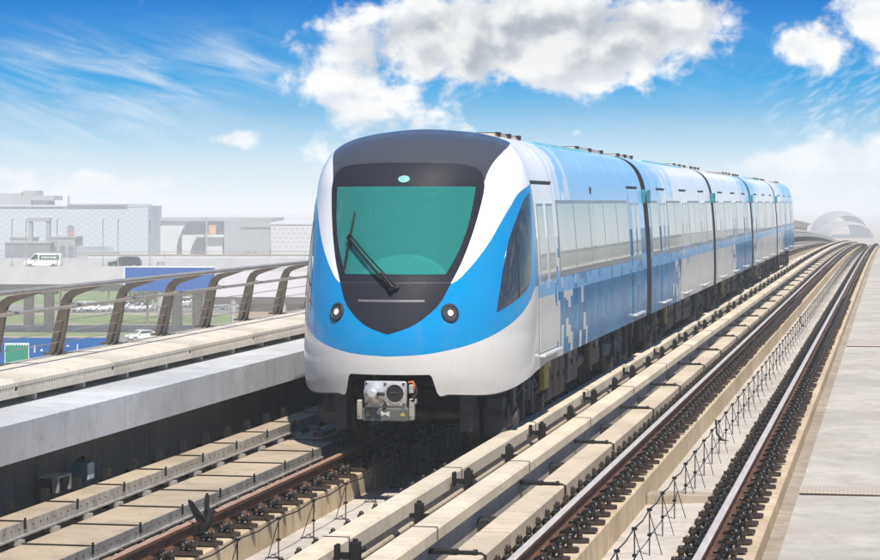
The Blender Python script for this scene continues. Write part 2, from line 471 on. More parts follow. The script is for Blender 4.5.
wallbox(20.9, -7.95, 'grey shelf with a dark box and cable beside the upper cable tray', None, 0, 0, 0, 0)
wallbox(21.65, -7.93, 'pale green and teal junction box with black caps beside the upper tray', (M['teal'], M['palegreen']), 0, 0, 0, 1)

# ---- conductor covers A (train's track) and B (empty track)
def cover(x0, x1, z0, z1, label, y0, clamp_side):
    t = thing('conductor_cover', label, 'rail cover')
    y = y0; k = 0
    while y < 260 and k < 60:
        m = MB(); c = .022
        L = 4.985 if y < 200 else 60
        ys = [y + i * L / 4 for i in range(5)]
        m.sweep([(x0, z0), (x0, z1 - c), (x0 + c, z1), (x1 - c, z1), (x1, z1 - c), (x1, z0)], ys)
        o = m.build('cover_length', M['cover'], t)
        m = MB(); yy = y + .55
        m.box(x0 - .004, x1 + .004, yy, yy + .014, z1 + .001, z1 + .006); m.box(x1 + .001, x1 + .006, yy, yy + .014, z0 + .01, z1 + .005)
        m.build('band', M['black'], o, loc=(0, 0, dz(y)))
        y += 5.0 if y < 200 else 60.0; k += 1
    m = MB(); xm = (x0 + x1) / 2
    m.sweep([(xm - .05, z0 - .34), (xm - .05, z0 - .002), (xm + .06, z0 - .002), (xm + .06, z0 - .34)], YS)
    m.build('wall_strip', M['bed'], t)
    return t
cA = cover(-4.565, -4.345, .07, .215, 'cream conductor rail cover next to the train', 12.7, 1)
cB = cover(-3.985, -3.75, .10, .215, 'cream conductor rail cover in the middle, between the train cover and the empty track', 13.4, 1)
# clamps and pipes between the covers
km = MB()
km.bbox(-.042, .042, -.036, .036, -.28, .06, .01); km.cyl((0, 0, .06), (0, 0, .08), .022, n=10); km.cyl((.05, .0, .0), (.08, 0, .0), .022, n=8)
km.box(-.13, -.05, -.025, .025, -.08, -.03); km.bbox(.05, .12, -.035, .035, -.12, -.07, .008)
for q in range(3): km.box(-.145, -.115, -.13 + q * .04, -.115 + q * .04, -.10, .045)
KME = km.mesh('clamp', [M['black']])
km = MB(); km.bbox(-.04, .04, -.036, .036, -.28, .045, .01); km.cyl((0, 0, .045), (0, 0, .065), .022, n=10); km.bbox(-.09, .10, -.022, .022, -.09, -.05, .008)
KME2 = km.mesh('clamp', [M['black']])
y = 17.75; k = 0
while y < 240 and k < 100:
    link('clamp', KME if k % 2 == 0 else KME2, cA, (-4.17, y, .20 + dz(y))); y += 2.5 if k % 2 == 0 else 2.45; k += 1
p = thing('conduit', 'thin cream conduit pipe lying between the two conductor covers', 'pipe')
y = 12.0; k = 0
while y < 200:
    m = MB(); m.tube([(-4.235, y + i * 1.2, .055 + dz(y + i * 1.2)) for i in range(4)], .024, 8); m.build('pipe_length', M['tray'], p)
    m = MB(); m.cyl((-4.235, y + 3.6, .055 + dz(y + 3.6)), (-4.235, y + 3.8, .055 + dz(y + 3.8)), .03, n=10); m.build('coupling', M['dark'], p)
    y += 3.8; k += 1

# ---- duct C left of the empty track's first rail
t = thing('duct_cover', 'broad cream concrete duct between the conductor cover and the empty track', 'duct')
m = MB(); m.sweep([(-3.64, -.5), (-3.64, -.012), (-3.625, .0), (-3.36, .0), (-3.345, -.012), (-3.345, -.5)], YS)
m.build('kerb', M['cream'], t)
am = MB()
am.bbox(-3.80, -3.56, -.045, .045, .004, .045, .008); am.cyl((-3.57, 0, .022), (-3.42, 0, .022), .016, n=8); am.cyl((-3.43, 0, .022), (-3.395, 0, .022), .026, n=8)
am.tube([(-3.56, .03, .012), (-3.37, .03, .012), (-3.334, .03, -.005), (-3.332, .03, -.15)], .012, 6)
AME = am.mesh('bracket', [M['black']])
y = 18.9; k = 0
while y < 200:
    link('bracket', AME, t, (0, y, dz(y)), (dslope(y), 0, 0)); y += 4.8 if k % 2 == 0 else 4.2; k += 1
bm_ = MB(); bm_.bbox(-3.92, -3.645, -.12, .12, -.16, -.02, .01); BME = bm_.mesh('socket_block', [M['dark']])
y = 21.3
while y < 120:
    link('socket_block', BME, t, (0, y, dz(y))); y += 4.6

# ---- leaky cables on little braced posts in both troughs
def post_mesh(s):
    m = MB()
    m.cyl((0, 0, 0), (0, 0, .475), .0065, n=8)
    m.tube([(0, 0, .44), (s * .12, .03, .02), (s * .12, .03, .004)], .0045, 6)
    m.box(min(-.02, s * .14), max(.02, s * .14), -.02, .05, 0, .008)
    m.box(-.018, .018, -.018, .018, .21, .235); m.box(-.022, .022, -.02, .02, .455, .48)
    return m.mesh('cable_post', [M['black']])
def cable_line(X, zf, s, sp, y0, y1, glabel, group, clabel, h=.48):
    me = post_mesh(s); y = y0; pts = []; rnd = random.Random(5)
    while y < y1:
        hh = h + rnd.uniform(-.012, .012)
        o = tag(link('cable_post', me, None, (X, y, zf + dz(y)), (dslope(y), 0, rnd.uniform(-.15, .15))), glabel, 'post', group)
        o.scale = (1, 1, h / .48)
        pts.append((X, y, zf + dz(y) + h - .008))
        pts.append((X + rnd.uniform(-.008, .008), y + sp / 2, zf + dz(y + sp / 2) + h - .03 - rnd.random() * .012)); y += sp * rnd.uniform(.96, 1.04)
    m = MB(); m.tube(pts, .007, 6)
    tag(m.build('trackside_cable', M['black']), clabel, 'cable')
cable_line(-2.31, -.505, 1, 1.32, 15.6, 215, 'thin black braced post carrying the cable in the empty track', 'cable posts in the empty track', 'black cable strung on thin posts along the empty track')
cable_line(-5.79, -.485, -1, 1.4, 14.3, 100, 'thin braced post carrying the cable between the rails of the train track', 'cable posts in the train track', 'black cable strung on thin posts between the rails before the train', .40)
# ducts crossing the empty track's trough
def cross_duct(y, label, h):
    m = MB(); m.bbox(-2.75, -1.94, y, y + .30, -.54, -.54 + h, .012)
    tag(m.build('cross_duct', M['gutter'], loc=(0, 0, dz(y))), label, 'duct')
cross_duct(26.2, 'low concrete duct crossing the empty trough between its rails', .16)
m = MB(); m.tube([(-2.5, 33.4, -.2), (-2.48, 33.35, -.40), (-2.40, 33.25, -.475), (-2.28, 33.2, -.495), (-1.95, 33.2, -.495)], .016, 8)
tag(m.build('hanging_hose', M['black']), 'short black hose looping from the cable down to the trough floor', 'hose')
m = MB(); m.tube([(-2.5, 64.4, -.2), (-2.48, 64.35, -.40), (-2.40, 64.25, -.475), (-2.28, 64.2, -.495), (-1.95, 64.2, -.495)], .016, 8)
tag(m.build('hanging_hose', M['black']), 'second black hose farther along the empty trough', 'hose')

# ---- parapets: ledge beam, recessed wall, slotted coping, handrail
CZ0, CZ1 = 1.065, 1.255
def coping_mesh():
    m = MB(); L = 2.78
    # top slab, slightly crowned, with rounded inner edge
    m.sweep([(-9.15, CZ1 - .02), (-9.13, CZ1 + .005), (-8.70, CZ1 + .012), (-8.32, CZ1 - .015), (-8.285, CZ1 - .05), (-8.285, CZ1 - .085), (-9.15, CZ1 - .085)], [0, L], dzf=None)
    m.sweep([(-9.15, CZ0), (-9.15, CZ1 - .086), (-8.36, CZ1 - .086), (-8.36, CZ0 + .06), (-8.285, CZ0 + .06), (-8.285, CZ0)], [0, L], dzf=None)
    k = 0
    while .03 + k * .072 < L - .05:
        yy = .03 + k * .072
        m.box(-8.358, -8.287, yy, yy + .042, CZ0 + .061, CZ1 - .087); k += 1
    m.box(-8.45, -8.34, .6, .66, CZ0 - .09, CZ0 - .002); m.box(-8.45, -8.34, 2.0, 2.06, CZ0 - .09, CZ0 - .002)
    return m.mesh('coping_slab', [M['coping']])
COPM = coping_mesh()
def mirror(me, x0):
    n = me.copy()
    for v in n.vertices: v.co.x = 2 * x0 - v.co.x
    n.flip_normals(); return n
def parapet(left, label, rlabel):
    XM = -2.65        # mirror axis of the deck
    S = (lambda pr: pr) if left else (lambda pr: [(2 * XM - a, z) for a, z in reversed(pr)])
    t = thing('parapet_wall', label, 'parapet')
    m = MB(); m.sweep(S([(-8.40, .60), (-7.66, .63), (-7.66, .975), (-8.50, .995), (-8.75, .995), (-8.75, .60)]), YS)
    m.build('ledge_beam', M['wallc'], t)
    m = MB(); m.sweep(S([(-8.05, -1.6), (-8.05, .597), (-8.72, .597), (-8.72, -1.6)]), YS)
    m.build('recess_wall', M['shadewall'], t)
    cm = COPM if left else mirror(COPM, XM)
    for i in range(104):
        y = -7.0 + i * 2.8
        link('coping_slab', cm, t, (0, y, dz(y)), (dslope(y), 0, 0))
    r = thing('handrail', rlabel, 'railing')
    pm = MB()
    path = [(-9.09, 0, 1.25), (-9.03, 0, 1.55), (-8.985, 0, 1.76), (-8.965, 0, 1.84), (-8.935, 0, 1.905), (-8.88, 0, 1.945), (-8.80, 0, 1.968), (-8.53, 0, 2.045)]
    wid = [.070, .064, .056, .050, .045, .038, .030, .016]
    vs = []
    for i, p in enumerate(path):
        a = Vector(path[max(i - 1, 0)]); b_ = Vector(path[min(i + 1, len(path) - 1)]); tt = (b_ - a).normalized(); nn = Vector((tt.z, 0, -tt.x))
        for s1, s2 in ((-1, -1), (1, -1), (1, 1), (-1, 1)):
            q = Vector(p) + nn * wid[i] * s1 + Vector((0, .032 * s2, 0)); vs.append(q[:])
    fs = []
    for i in range(len(path) - 1):
        for j in range(4): fs.append((i * 4 + j, i * 4 + (j + 1) % 4, i * 4 + 4 + (j + 1) % 4, i * 4 + 4 + j))
    fs += [(0, 1, 2, 3), tuple(range(len(vs) - 4, len(vs)))]
    pm.add(vs, fs)
    pm.box(-9.20, -8.98, -.09, .09, 1.262, 1.285)
    pm.cyl((-8.99, 0, 1.83), (-8.86, 0, 1.80), .028, n=8)
    pme = pm.mesh('rail_post', [M['bronze']])
    if not left: pme = mirror(pme, XM)
    for i in range(110):
        y = 1.73 + i * 1.87 if i < 70 else 132.6 + (i - 70) * 4.2
        link('rail_post', pme, r, (0, y, dz(y)), (dslope(y), 0, 0)) if i < 99 else None
    X = lambda a: a if left else 2 * XM - a
    yr = [-8 + i * 2.4 for i in range(118)]
    m = MB(); m.tube([(X(-8.50), y, 2.06 + dz(y)) for y in yr], .028, 10); m.build('top_tube', M['railtube'], r)
    m = MB(); m.tube([(X(-8.86), y, 1.80 + dz(y)) for y in yr], .020, 8); m.build('middle_tube', M['railtube'], r)
    for a, z in ((-9.035, 1.40), (-9.01, 1.52), (-8.985, 1.64)):
        m = MB(); m.tube([(X(a), y, z + dz(y)) for y in yr[:80]], .0055, 5); m.build('wire', M['wire'], r)
parapet(True, 'pale concrete parapet left of the train with a slotted cream coping', 'bronze handrail with bent posts on the parapet left of the train')
parapet(False, 'concrete parapet on the far side of the walkway, mirrored in the windows', 'bronze handrail above the walkway, mirrored in the train windows')

# ================================================================== the train
TX, TY = -5.62, 25.5          # centre line and nose tip
PROF = [(1.375, .70), (1.395, 1.0), (1.40, 1.4), (1.395, 1.8), (1.385, 2.1), (1.368, 2.4), (1.345, 2.7), (1.318, 2.97), (1.285, 3.20), (1.23, 3.39), (1.14, 3.55), (1.00, 3.675), (.81, 3.755), (.56, 3.81), (.28, 3.84), (.0, 3.85)]
def cr(P, t):
    n = len(P) - 1; t = max(0, min(n - 1e-9, t)); i = int(t); f = t - i
    p0 = P[max(i - 1, 0)]; p1 = P[i]; p2 = P[i + 1]; p3 = P[min(i + 2, n)]
    return tuple(.5 * ((2 * b) + (-a + c) * f + (2 * a - 5 * b + 4 * c - d) * f * f + (-a + 3 * b - 3 * c + d) * f ** 3) for a, b, c, d in zip(p0, p1, p2, p3))
def lerp_pts(P, x):
    if x <= P[0][0]: return P[0][1]
    for (a, b), (c, d) in zip(P, P[1:]):
        if x <= c: return b + (d - b) * (x - a) / (c - a)
    return P[-1][1]
def smooth_pts(P, x):
    # monotone-ish catmull-rom through (x, y)
    if x <= P[0][0]: return P[0][1]
    if x >= P[-1][0]: return P[-1][1]
    for i in range(len(P) - 1):
        if x <= P[i + 1][0]:
            x0, y0 = P[i]; x1, y1 = P[i + 1]
            m0 = (P[i + 1][1] - P[i - 1][1]) / (P[i + 1][0] - P[i - 1][0]) if i > 0 else (y1 - y0) / (x1 - x0)
            m1 = (P[i + 2][1] - P[i][1]) / (P[i + 2][0] - P[i][0]) if i + 2 < len(P) else (y1 - y0) / (x1 - x0)
            h = x1 - x0; t = (x - x0) / h
            return (2 * t ** 3 - 3 * t * t + 1) * y0 + (t ** 3 - 2 * t * t + t) * h * m0 + (-2 * t ** 3 + 3 * t * t) * y1 + (t ** 3 - t * t) * h * m1
def zs_to_s(z):
    lo, hi = 0.0, len(PROF) - 1.0
    for _ in range(40):
        mid = (lo + hi) / 2
        if cr(PROF, mid)[1] < z: lo = mid
        else: hi = mid
    return (lo + hi) / 2
def wz(z): return cr(PROF, zs_to_s(z))[0]
# nose tip setback by height, nose length by height (relative to TY)
YT = [(.70, .10), (1.0, .02), (1.4, .01), (1.8, .125), (2.1, .26), (2.5, .44), (2.9, .62), (3.2, .76), (3.4, .90), (3.55, 1.06), (3.68, 1.28), (3.76, 1.52), (3.81, 1.78), (3.84, 2.05), (3.85, 2.4)]
LN = [(.70, 1.9), (1.4, 2.05), (2.1, 1.8), (2.6, 1.6), (3.0, 1.45), (3.4, 1.2), (3.7, 1.0), (3.85, .85)]
PW = 2.0
NPHI = 84
CAR1 = 14.85
def row_pts(w, z, ylen=CAR1, n=NPHI):
    # right half of one horizontal section: from the nose tip round to the rear
    yt = smooth_pts(YT, z); ln = lerp_pts(LN, z)
    out = []
    for i in range(n + 1):
        ph = math.pi / 2 * i / n
        s, c = math.sin(ph), math.cos(ph)
        out.append((w * s ** (2 / PW) if s > 0 else 0.0, yt + ln * (1 - (c ** (2 / PW) if c > 1e-9 else 0.0))))
    y = out[-1][1]
    k = 14
    for i in range(1, k + 1):
        out.append((w, y + (ylen - y) * i / k))
    return out
def arcs(pts):
    L = [0.0]
    for a, b in zip(pts, pts[1:]): L.append(L[-1] + math.hypot(b[0] - a[0], b[1] - a[1]))
    return L
_cache = {}
def surf(u, z, off=0.0):
    # point on the nose/side at signed arc length u from the centre line and height z
    kz = round(z, 4)
    if kz not in _cache:
        p = row_pts(wz(z), z, n=90); _cache[kz] = (p, arcs(p))
    p, L = _cache[kz]
    a = abs(u)
    lo = 0; hi = len(L) - 1
    while hi - lo > 1:
        mid = (lo + hi) // 2
        if L[mid] <= a: lo = mid
        else: hi = mid
    t = (a - L[lo]) / max(1e-9, L[hi] - L[lo])
    x = p[lo][0] + (p[hi][0] - p[lo][0]) * t; y = p[lo][1] + (p[hi][1] - p[lo][1]) * t
    return Vector((math.copysign(x, u), y, z))
def surfn(u, z, off):
    e = .02
    du = surf(u + e, z) - surf(u - e, z); dv = surf(u, z + e) - surf(u, z - e)
    n = du.cross(dv).normalized()
    q = surf(u, z)
    if n.y > .3 and abs(n.x) < .5: n = -n
    if n.x * u < 0 and abs(n.x) > .5: n = -n
    return q + n * off
def patch(mb, rows, off, m=0, th=.02, att=None, smooth=True):
    # rows: list of (z, [u...]) with the same count; a closed panel following the body, its rim going down by th
    nu = len(rows[0][1]); vs = []; 
    for z, us in rows:
        for u in us: vs.append(surfn(u, z, off))
    nr = len(rows); fs = []
    for i in range(nr - 1):
        for j in range(nu - 1): fs.append((i * nu + j, i * nu + j + 1, (i + 1) * nu + j + 1, (i + 1) * nu + j))
    mb.add(vs, fs, m, smooth)
    rim = [(0, j) for j in range(nu)] + [(i, nu - 1) for i in range(1, nr)] + [(nr - 1, j) for j in range(nu - 2, -1, -1)] + [(i, 0) for i in range(nr - 2, 0, -1)]
    a = [surfn(rows[i][1][j], rows[i][0], off) for i, j in rim]; b = [surfn(rows[i][1][j], rows[i][0], off - th) for i, j in rim]
    n = len(rim)
    mb.add(a + b, [(k, (k + 1) % n, (k + 1) % n + n, k + n) for k in range(n)], m, False)
def zrange(a, b, n): return [a + (b - a) * i / n for i in range(n + 1)]
def urange(a, b, n): return zrange(a, b, n)
ZB = [(0, .985), (.49, .985), (.56, .755), (.7, .75), (1.3, .72), (1.7, .755), (2.2, .84), (2.8, .915), (3.4, .95), (20, .95)]
def zbot(u):
    a = abs(u)
    return smooth_pts(ZB, a) if a > .57 else lerp_pts(ZB, a)

# ---- livery of the leading car: curves in (arc length from the centre line, height)
MASKW = [(1.447, .0), (1.48, .11), (1.53, .25), (1.64, .42), (1.80, .585), (2.0, .685), (2.25, .805), (2.55, .910), (2.86, .99), (3.1, 1.03), (3.22, 1.01), (3.32, .94), (3.37, .82), (3.395, .62), (3.41, .25)]
WHITEW = [(2.0, .66), (2.03, .74), (2.07, .80), (2.164, .90), (2.311, 1.04), (2.517, 1.21), (2.715, 1.35), (2.9, 1.51), (3.07, 1.72), (3.15, 2.05), (3.18, 2.4), (3.21, 3.95)]
SILV = [(0, 1.193), (.375, 1.213), (.74, 1.263), (1.17, 1.35), (1.62, 1.48), (1.98, 1.616), (2.3, 1.78), (2.55, 1.925), (4, 1.95)]
ROOFW = [(3.2, 1.03), (3.3, 1.06), (3.42, 1.135), (3.52, 1.25), (3.60, 1.41), (3.66, 1.66), (3.71, 2.2), (3.75, 2.7), (3.85, 2.75)]
def livery(name, up, low, lead=False):
    """up / low: control values along the car (0..1) for the share of light-blue blocks above and blue blocks below"""
    m, nt, b = newmat(name)
    co = nt.coord('Object'); x, y, z = nt.sep(co)
    white = (0.80, 0.81, 0.83); lblue = (0.30, 0.55, 0.80); blue = (0.0, 0.24, 0.55); silver = (0.60, 0.60, 0.595); dark = (0.052, 0.056, 0.070)
    # blocks of film: column cells along the car, ragged in height
    def blocks(cw, ch, prob, seed):
        cxy = nt.math('FLOOR', nt.math('DIVIDE', y, cw))
        sh = nt.white(nt.comb(cxy, seed, 0.5))
        cz = nt.math('FLOOR', nt.math('ADD', nt.math('DIVIDE', z, ch), nt.math('MULTIPLY', sh, 3.0)))
        r = nt.white(nt.comb(cxy, cz, seed + .3))
        r2 = nt.white(nt.comb(nt.math('FLOOR', nt.math('DIVIDE', y, cw * 3)), seed, 7.1))
        r = nt.math('ADD', nt.math('MULTIPLY', r, .75), nt.math('MULTIPLY', r2, .25))
        return nt.math('LESS_THAN', r, prob)
    pu = nt.curve(y, up, 0, 15.4, 0, 1); pl = nt.curve(y, low, 0, 15.4, 0, 1)
    fu = blocks(.24, .42, pu, 3.0); fu2 = blocks(.16, .8, pu, 11.0)
    fl = blocks(.22, .24, pl, 5.0); fl2 = blocks(.17, .34, nt.math('POWER', pl, .5), 9.0)
    fu = nt.math('MULTIPLY', nt.math('ADD', fu, fu2), .5); flm = nt.math('MAXIMUM', nt.math('MULTIPLY', fl, fl2), nt.math('GREATER_THAN', pl, .93))
    upper = nt.mix(fu, white, lblue)
    bluev = nt.mix(nt.white(nt.comb(nt.math('FLOOR', nt.math('DIVIDE', y, .42)), nt.math('FLOOR', nt.math('DIVIDE', z, .31)), 2.0)), (0.0, 0.125, 0.31), (0.001, 0.20, 0.43))
    lower = nt.mix(flm, silver, bluev)
    # pale blue strip under the windows
    strip = nt.math('MULTIPLY', nt.math('GREATER_THAN', z, 1.78), nt.math('LESS_THAN', z, 2.06))
    sb = blocks(.26, .16, .72, 15.0)
    lower = nt.mix(nt.math('MULTIPLY', strip, nt.math('MULTIPLY_ADD', sb, .5, .4)), lower, (0.16, 0.42, 0.72))
    side = nt.mix(nt.math('GREATER_THAN', z, 2.5), lower, upper)
    if lead:
        u = nt.attr('arc')
        wu = nt.curve(z, WHITEW, 2.0, 3.4, 0, 4); sv = nt.curve(u, SILV, 0, 4, 1, 2.2)
        rw = nt.curve(z, ROOFW, 3.2, 3.85, 0, 3)
        iswhite = nt.math('MULTIPLY', nt.math('LESS_THAN', u, wu), nt.math('GREATER_THAN', z, 2.0))
        iswhite = nt.math('MAXIMUM', iswhite, nt.math('GREATER_THAN', z, 3.26))
        issil = nt.math('LESS_THAN', z, sv)
        nose = nt.mix(iswhite, blue, white)
        # edge film between blue and silver is a lighter line
        nose = nt.mix(issil, nose, silver)
        isroof = nt.math('MULTIPLY', nt.math('LESS_THAN', u, rw), nt.math('MULTIPLY', nt.math('GREATER_THAN', z, 3.2), nt.math('LESS_THAN', y, 2.62)))
        nose = nt.mix(isroof, nose, dark)
        back = nt.mix(nt.math('MULTIPLY', nt.math('GREATER_THAN', y, 2.23), nt.math('SUBTRACT', 1.0, isroof)), nose, side)
        col = back
    else:
        col = side
    # dust towards the skirt: a real film of grime
    gr = nt.noise(nt.vm('MULTIPLY', co, (1.5, 5.0, 1.2)), 1.8, 5, .65)
    col = nt.mix(nt.math('MULTIPLY', nt.ss(gr, .45, .85), nt.ss(z, .7, 2.0, .28, .05)), col, (0.30, 0.24, 0.19))
    nt.put(b.inputs['Base Color'], col)
    b.inputs['Metallic'].default_value = 0.0
    sil = nt.math('LESS_THAN', z, 1.8)
    nt.put(b.inputs['Roughness'], nt.ss(gr, .3, .8, .10, .28))
    b.inputs['Specular IOR Level'].default_value = .5; nt.put(b.inputs['IOR'], nt.ss(y, 1.4, 3.0, 1.42, 1.12) if lead else 1.12)
    b.inputs['Coat Weight'].default_value = .0; b.inputs['Coat Roughness'].default_value = .04
    # panels are slightly dished: long vertical waves in the reflections
    wv = nt.noise(nt.comb(0.0, nt.math('MULTIPLY', y, 2.6), nt.math('MULTIPLY', z, .30)), 1.6, 3, .6)
    wv2 = nt.noise(nt.comb(0.0, nt.math('MULTIPLY', y, 9.0), nt.math('MULTIPLY', z, .55)), 1.3, 3, .6)
    hh = nt.math('ADD', nt.math('MULTIPLY', wv, 1.0), nt.math('MULTIPLY', wv2, .30))
    if lead:
        hh = nt.math('MULTIPLY', hh, nt.ss(y, 1.9, 3.2))
    bp = nt.bump(hh, .22, .005)
    nt.put(b.inputs['Normal'], bp); nt.put(b.inputs['Coat Normal'], bp)
    return m
# glass of the side windows: tinted, mirror-like
def glassmat(name, c, rough=.03, ior=1.9, spec=.9):
    m, nt, b = newmat(name)
    co = nt.coord('Object'); x, y, z = nt.sep(co)
    cell = nt.white(nt.comb(nt.math('FLOOR', nt.math('DIVIDE', y, 1.6)), 1.0, 2.0))
    nt.put(b.inputs['Base Color'], nt.mix(cell, tuple(q * .85 for q in c), tuple(q * 1.1 for q in c)))
    b.inputs['Roughness'].default_value = rough; b.inputs['IOR'].default_value = ior
    b.inputs['Specular IOR Level'].default_value = spec
    wv = nt.noise(nt.comb(0.0, nt.math('MULTIPLY', y, 2.2), nt.math('MULTIPLY', z, .6)), 1.2, 2, .5)
    bp = nt.bump(wv, .12, .01); nt.put(b.inputs['Normal'], bp)
    return m
M['sideglass'] = glassmat('side_window_glass', (0.36, 0.42, 0.385), ior=2.6)
M['cabglass'] = glassmat('cab_window_glass', (0.030, 0.032, 0.035), ior=1.7, spec=.5)
M['wframe'] = pmat('window_frame_grey', (0.24, 0.24, 0.245), .3, .3, .15, 4.0)
M['mask'] = pmat('mask_satin_black', (0.019, 0.021, 0.031), .5, 0, .04, 2.0, spec=.1, rv=.02)
M['seam'] = pmat('seam_rubber', (0.02, 0.022, 0.028), .6)
M['chrome'] = pmat('coupler_steel', (0.60, 0.61, 0.61), .3, .45, .2, 9.0, c2=(0.42, 0.42, 0.42))
M['cplgrey'] = pmat('coupler_grey', (0.11, 0.12, 0.11), .5, .2, .2, 9)
M['step'] = pmat('step_aluminium', (0.72, 0.72, 0.72), .35, .4, .1, 9)
M['gang'] = pmat('gangway_rubber', (0.022, 0.026, 0.03), .55, 0, .3, 5)
M['gangtop'] = pmat('gangway_teal_film', (0.03, 0.22, 0.30), .4, 0, .3, 5)
M['boxbrown'] = pmat('underfloor_box_brown', (0.11, 0.066, 0.048), .6, .1, .5, 3, c2=(0.04, 0.026, 0.022))
M['boxgrey'] = pmat('underfloor_box_grey', (0.09, 0.085, 0.08), .55, .1, .5, 3, c2=(0.03, 0.027, 0.026))
M['yellow'] = pmat('dull_yellow', (0.42, 0.33, 0.06), .55, 0, .3, 6)
M['wheel'] = pmat('wheel_steel', (0.10, 0.075, 0.06), .5, .5, .4, 6)
M['bluebox'] = pmat('underfloor_blue_grey', (0.035, 0.044, 0.055), .5, .1, .4, 5)
M['roofkit'] = pmat('roof_unit', (0.46, 0.42, 0.38), .6, .1, .35, 3, c2=(0.24, 0.19, 0.15))
M['tealdot'] = pmat('teal_badge', (0.20, 0.46, 0.46), .3, 0, .1, 9)
M['orange'] = pmat('orange_lead', (0.5, 0.12, 0.03), .5)
M['emyel'] = pmat('yellow_mark', (0.40, 0.30, 0.10), .5)
M['whitemark'] = pmat('white_mark', (0.48, 0.48, 0.46), .5)
M['slot'] = pmat('mask_slot', (0.16, 0.14, 0.155), .4)
# windscreen: tinted glass one can dimly see through
mm, nt, b = newmat('windscreen_glass')
co = nt.coord('Object'); x, y, z = nt.sep(co)
b.inputs['Base Color'].default_value = (0.045, 0.36, 0.31, 1); b.inputs['Roughness'].default_value = .04; b.inputs['IOR'].default_value = 2.4
tr = nt.n.new('ShaderNodeBsdfTransparent'); tr.inputs[0].default_value = (0.32, 0.95, 0.84, 1)
mx = nt.n.new('ShaderNodeMixShader'); mx.inputs[0].default_value = .50
nt.l.new(tr.outputs[0], mx.inputs[1]); nt.l.new(b.outputs[0], mx.inputs[2])
nt.l.new(mx.outputs[0], nt.n['Material Output'].inputs[0]); M['screen'] = mm
mm, nt, b = newmat('headlight_lamp')
b.inputs['Base Color'].default_value = (.9, .9, .85, 1); b.inputs['Emission Color'].default_value = (1, .97, .88, 1); b.inputs['Emission Strength'].default_value = .9
M['lamp'] = mm
M['lens'] = glassmat('headlight_lens', (0.05, 0.055, 0.06), .05, 1.5, .6)
M['cabwall'] = pmat('cab_interior', (0.55, 0.57, 0.57), .7)
M['saloon'] = pmat('saloon_interior', (0.30, 0.33, 0.32), .7)

train = thing('metro_train', 'five car blue, white and silver metro train coming towards us', 'train', (TX, TY, 0))
def addattr(o, arc):
    a = o.data.attributes.new('arc', 'FLOAT', 'POINT'); a.data.foreach_set('value', arc)
L1 = livery('livery_leading_car', [(0, 0), (3.2, .03), (4.2, .28), (5.4, .65), (6.6, 1), (15.4, 1)], [(0, 0), (3.2, 0.03), (4.0, .45), (5.2, .72), (6.6, .90), (8.0, 1), (15.4, 1)], True)
L2 = livery('livery_second_car', [(0, 1), (1.5, .85), (4.5, .25), (7, .03), (15.4, 0)], [(0, 1), (2.8, 1), (4.4, .82), (6, .45), (8, .05), (15.4, 0)])
L3 = livery('livery_third_car', [(0, 0), (8, .08), (12, .55), (15.4, 1)], [(0, 0), (3.5, .05), (6.5, .5), (9.5, 1), (15.4, 1)])
L4 = livery('livery_fourth_car', [(0, 1), (3, .45), (6, .03), (15.4, 0)], [(0, .6), (2, .4), (5, .02), (15.4, 0)])
L5 = livery('livery_fifth_car', [(0, 0), (5, .4), (9, 1), (15.4, 1)], [(0, .05), (4, .5), (7.5, 1), (15.4, 1)])

GZ0, GZ1 = 2.113, 3.127
GW = [(2.113, .62), (2.37, .75), (2.475, .79), (2.68, .85), (2.9, .885), (3.127, .905)]
# leading car shell
def shell_lead():
    rows = []
    S = []
    z = .70
    zz = [.70, .74, .78, .82, .86, .90, .94, .98, 1.02, 1.06] + [1.06 + .05 * i for i in range(1, 48)]
    zz = [q for q in zz if q <= 3.38]
    S = [(wz(q), q) for q in zz]
    s0 = zs_to_s(zz[-1]); n = 46
    for i in range(1, n + 1):
        t = i / n; s = s0 + (len(PROF) - 1 - s0) * (1 - (1 - t) ** 1.6)
        S.append(cr(PROF, s))
    mb = MB(); arc = []; nc = None; rc = {}
    for (w, z) in S:
        w = max(w, .004)
        P = row_pts(w, z); A = arcs(P)
        full = [(-P[i][0], P[i][1], A[i], i) for i in range(len(P) - 1, 0, -1)] + [(P[i][0], P[i][1], A[i], i) for i in range(len(P))]
        nc = len(full)
        for (x, y, a, ii) in full:
            z2 = z
            if z < 1.56:
                b_ = zbot(a); z2 = b_ + (z - .70) / .86 * (1.56 - b_)
                kz = round(z2, 3)
                if kz not in rc: rc[kz] = row_pts(wz(kz), kz)
                q = rc[kz][ii]; x = math.copysign(q[0], x); y = q[1]
            mb.v.append((x, y, z2)); arc.append(a)
    nr = len(S)
    for i in range(nr - 1):
        for j in range(nc - 1):
            q = (i * nc + j, i * nc + j + 1, (i + 1) * nc + j + 1, (i + 1) * nc + j)
            zc = sum(mb.v[k][2] for k in q) / 4; uc = sum(arc[k] for k in q) / 4; yc = sum(mb.v[k][1] for k in q) / 4
            if GZ0 - .03 < zc < GZ1 + .03 and uc < smooth_pts(GW, zc) + .03 and yc < 1.6: continue
            mb.f.append(q); mb.m.append(0); mb.sm.append(True)
    me = mb.mesh('carriage', [L1], False)
    a = me.attributes.new('arc', 'FLOAT', 'POINT'); a.data.foreach_set('value', arc)
    return me
lead = link('carriage', shell_lead(), train)
tag(lead, 'leading carriage with black windscreen mask, blue nose and silver apron')

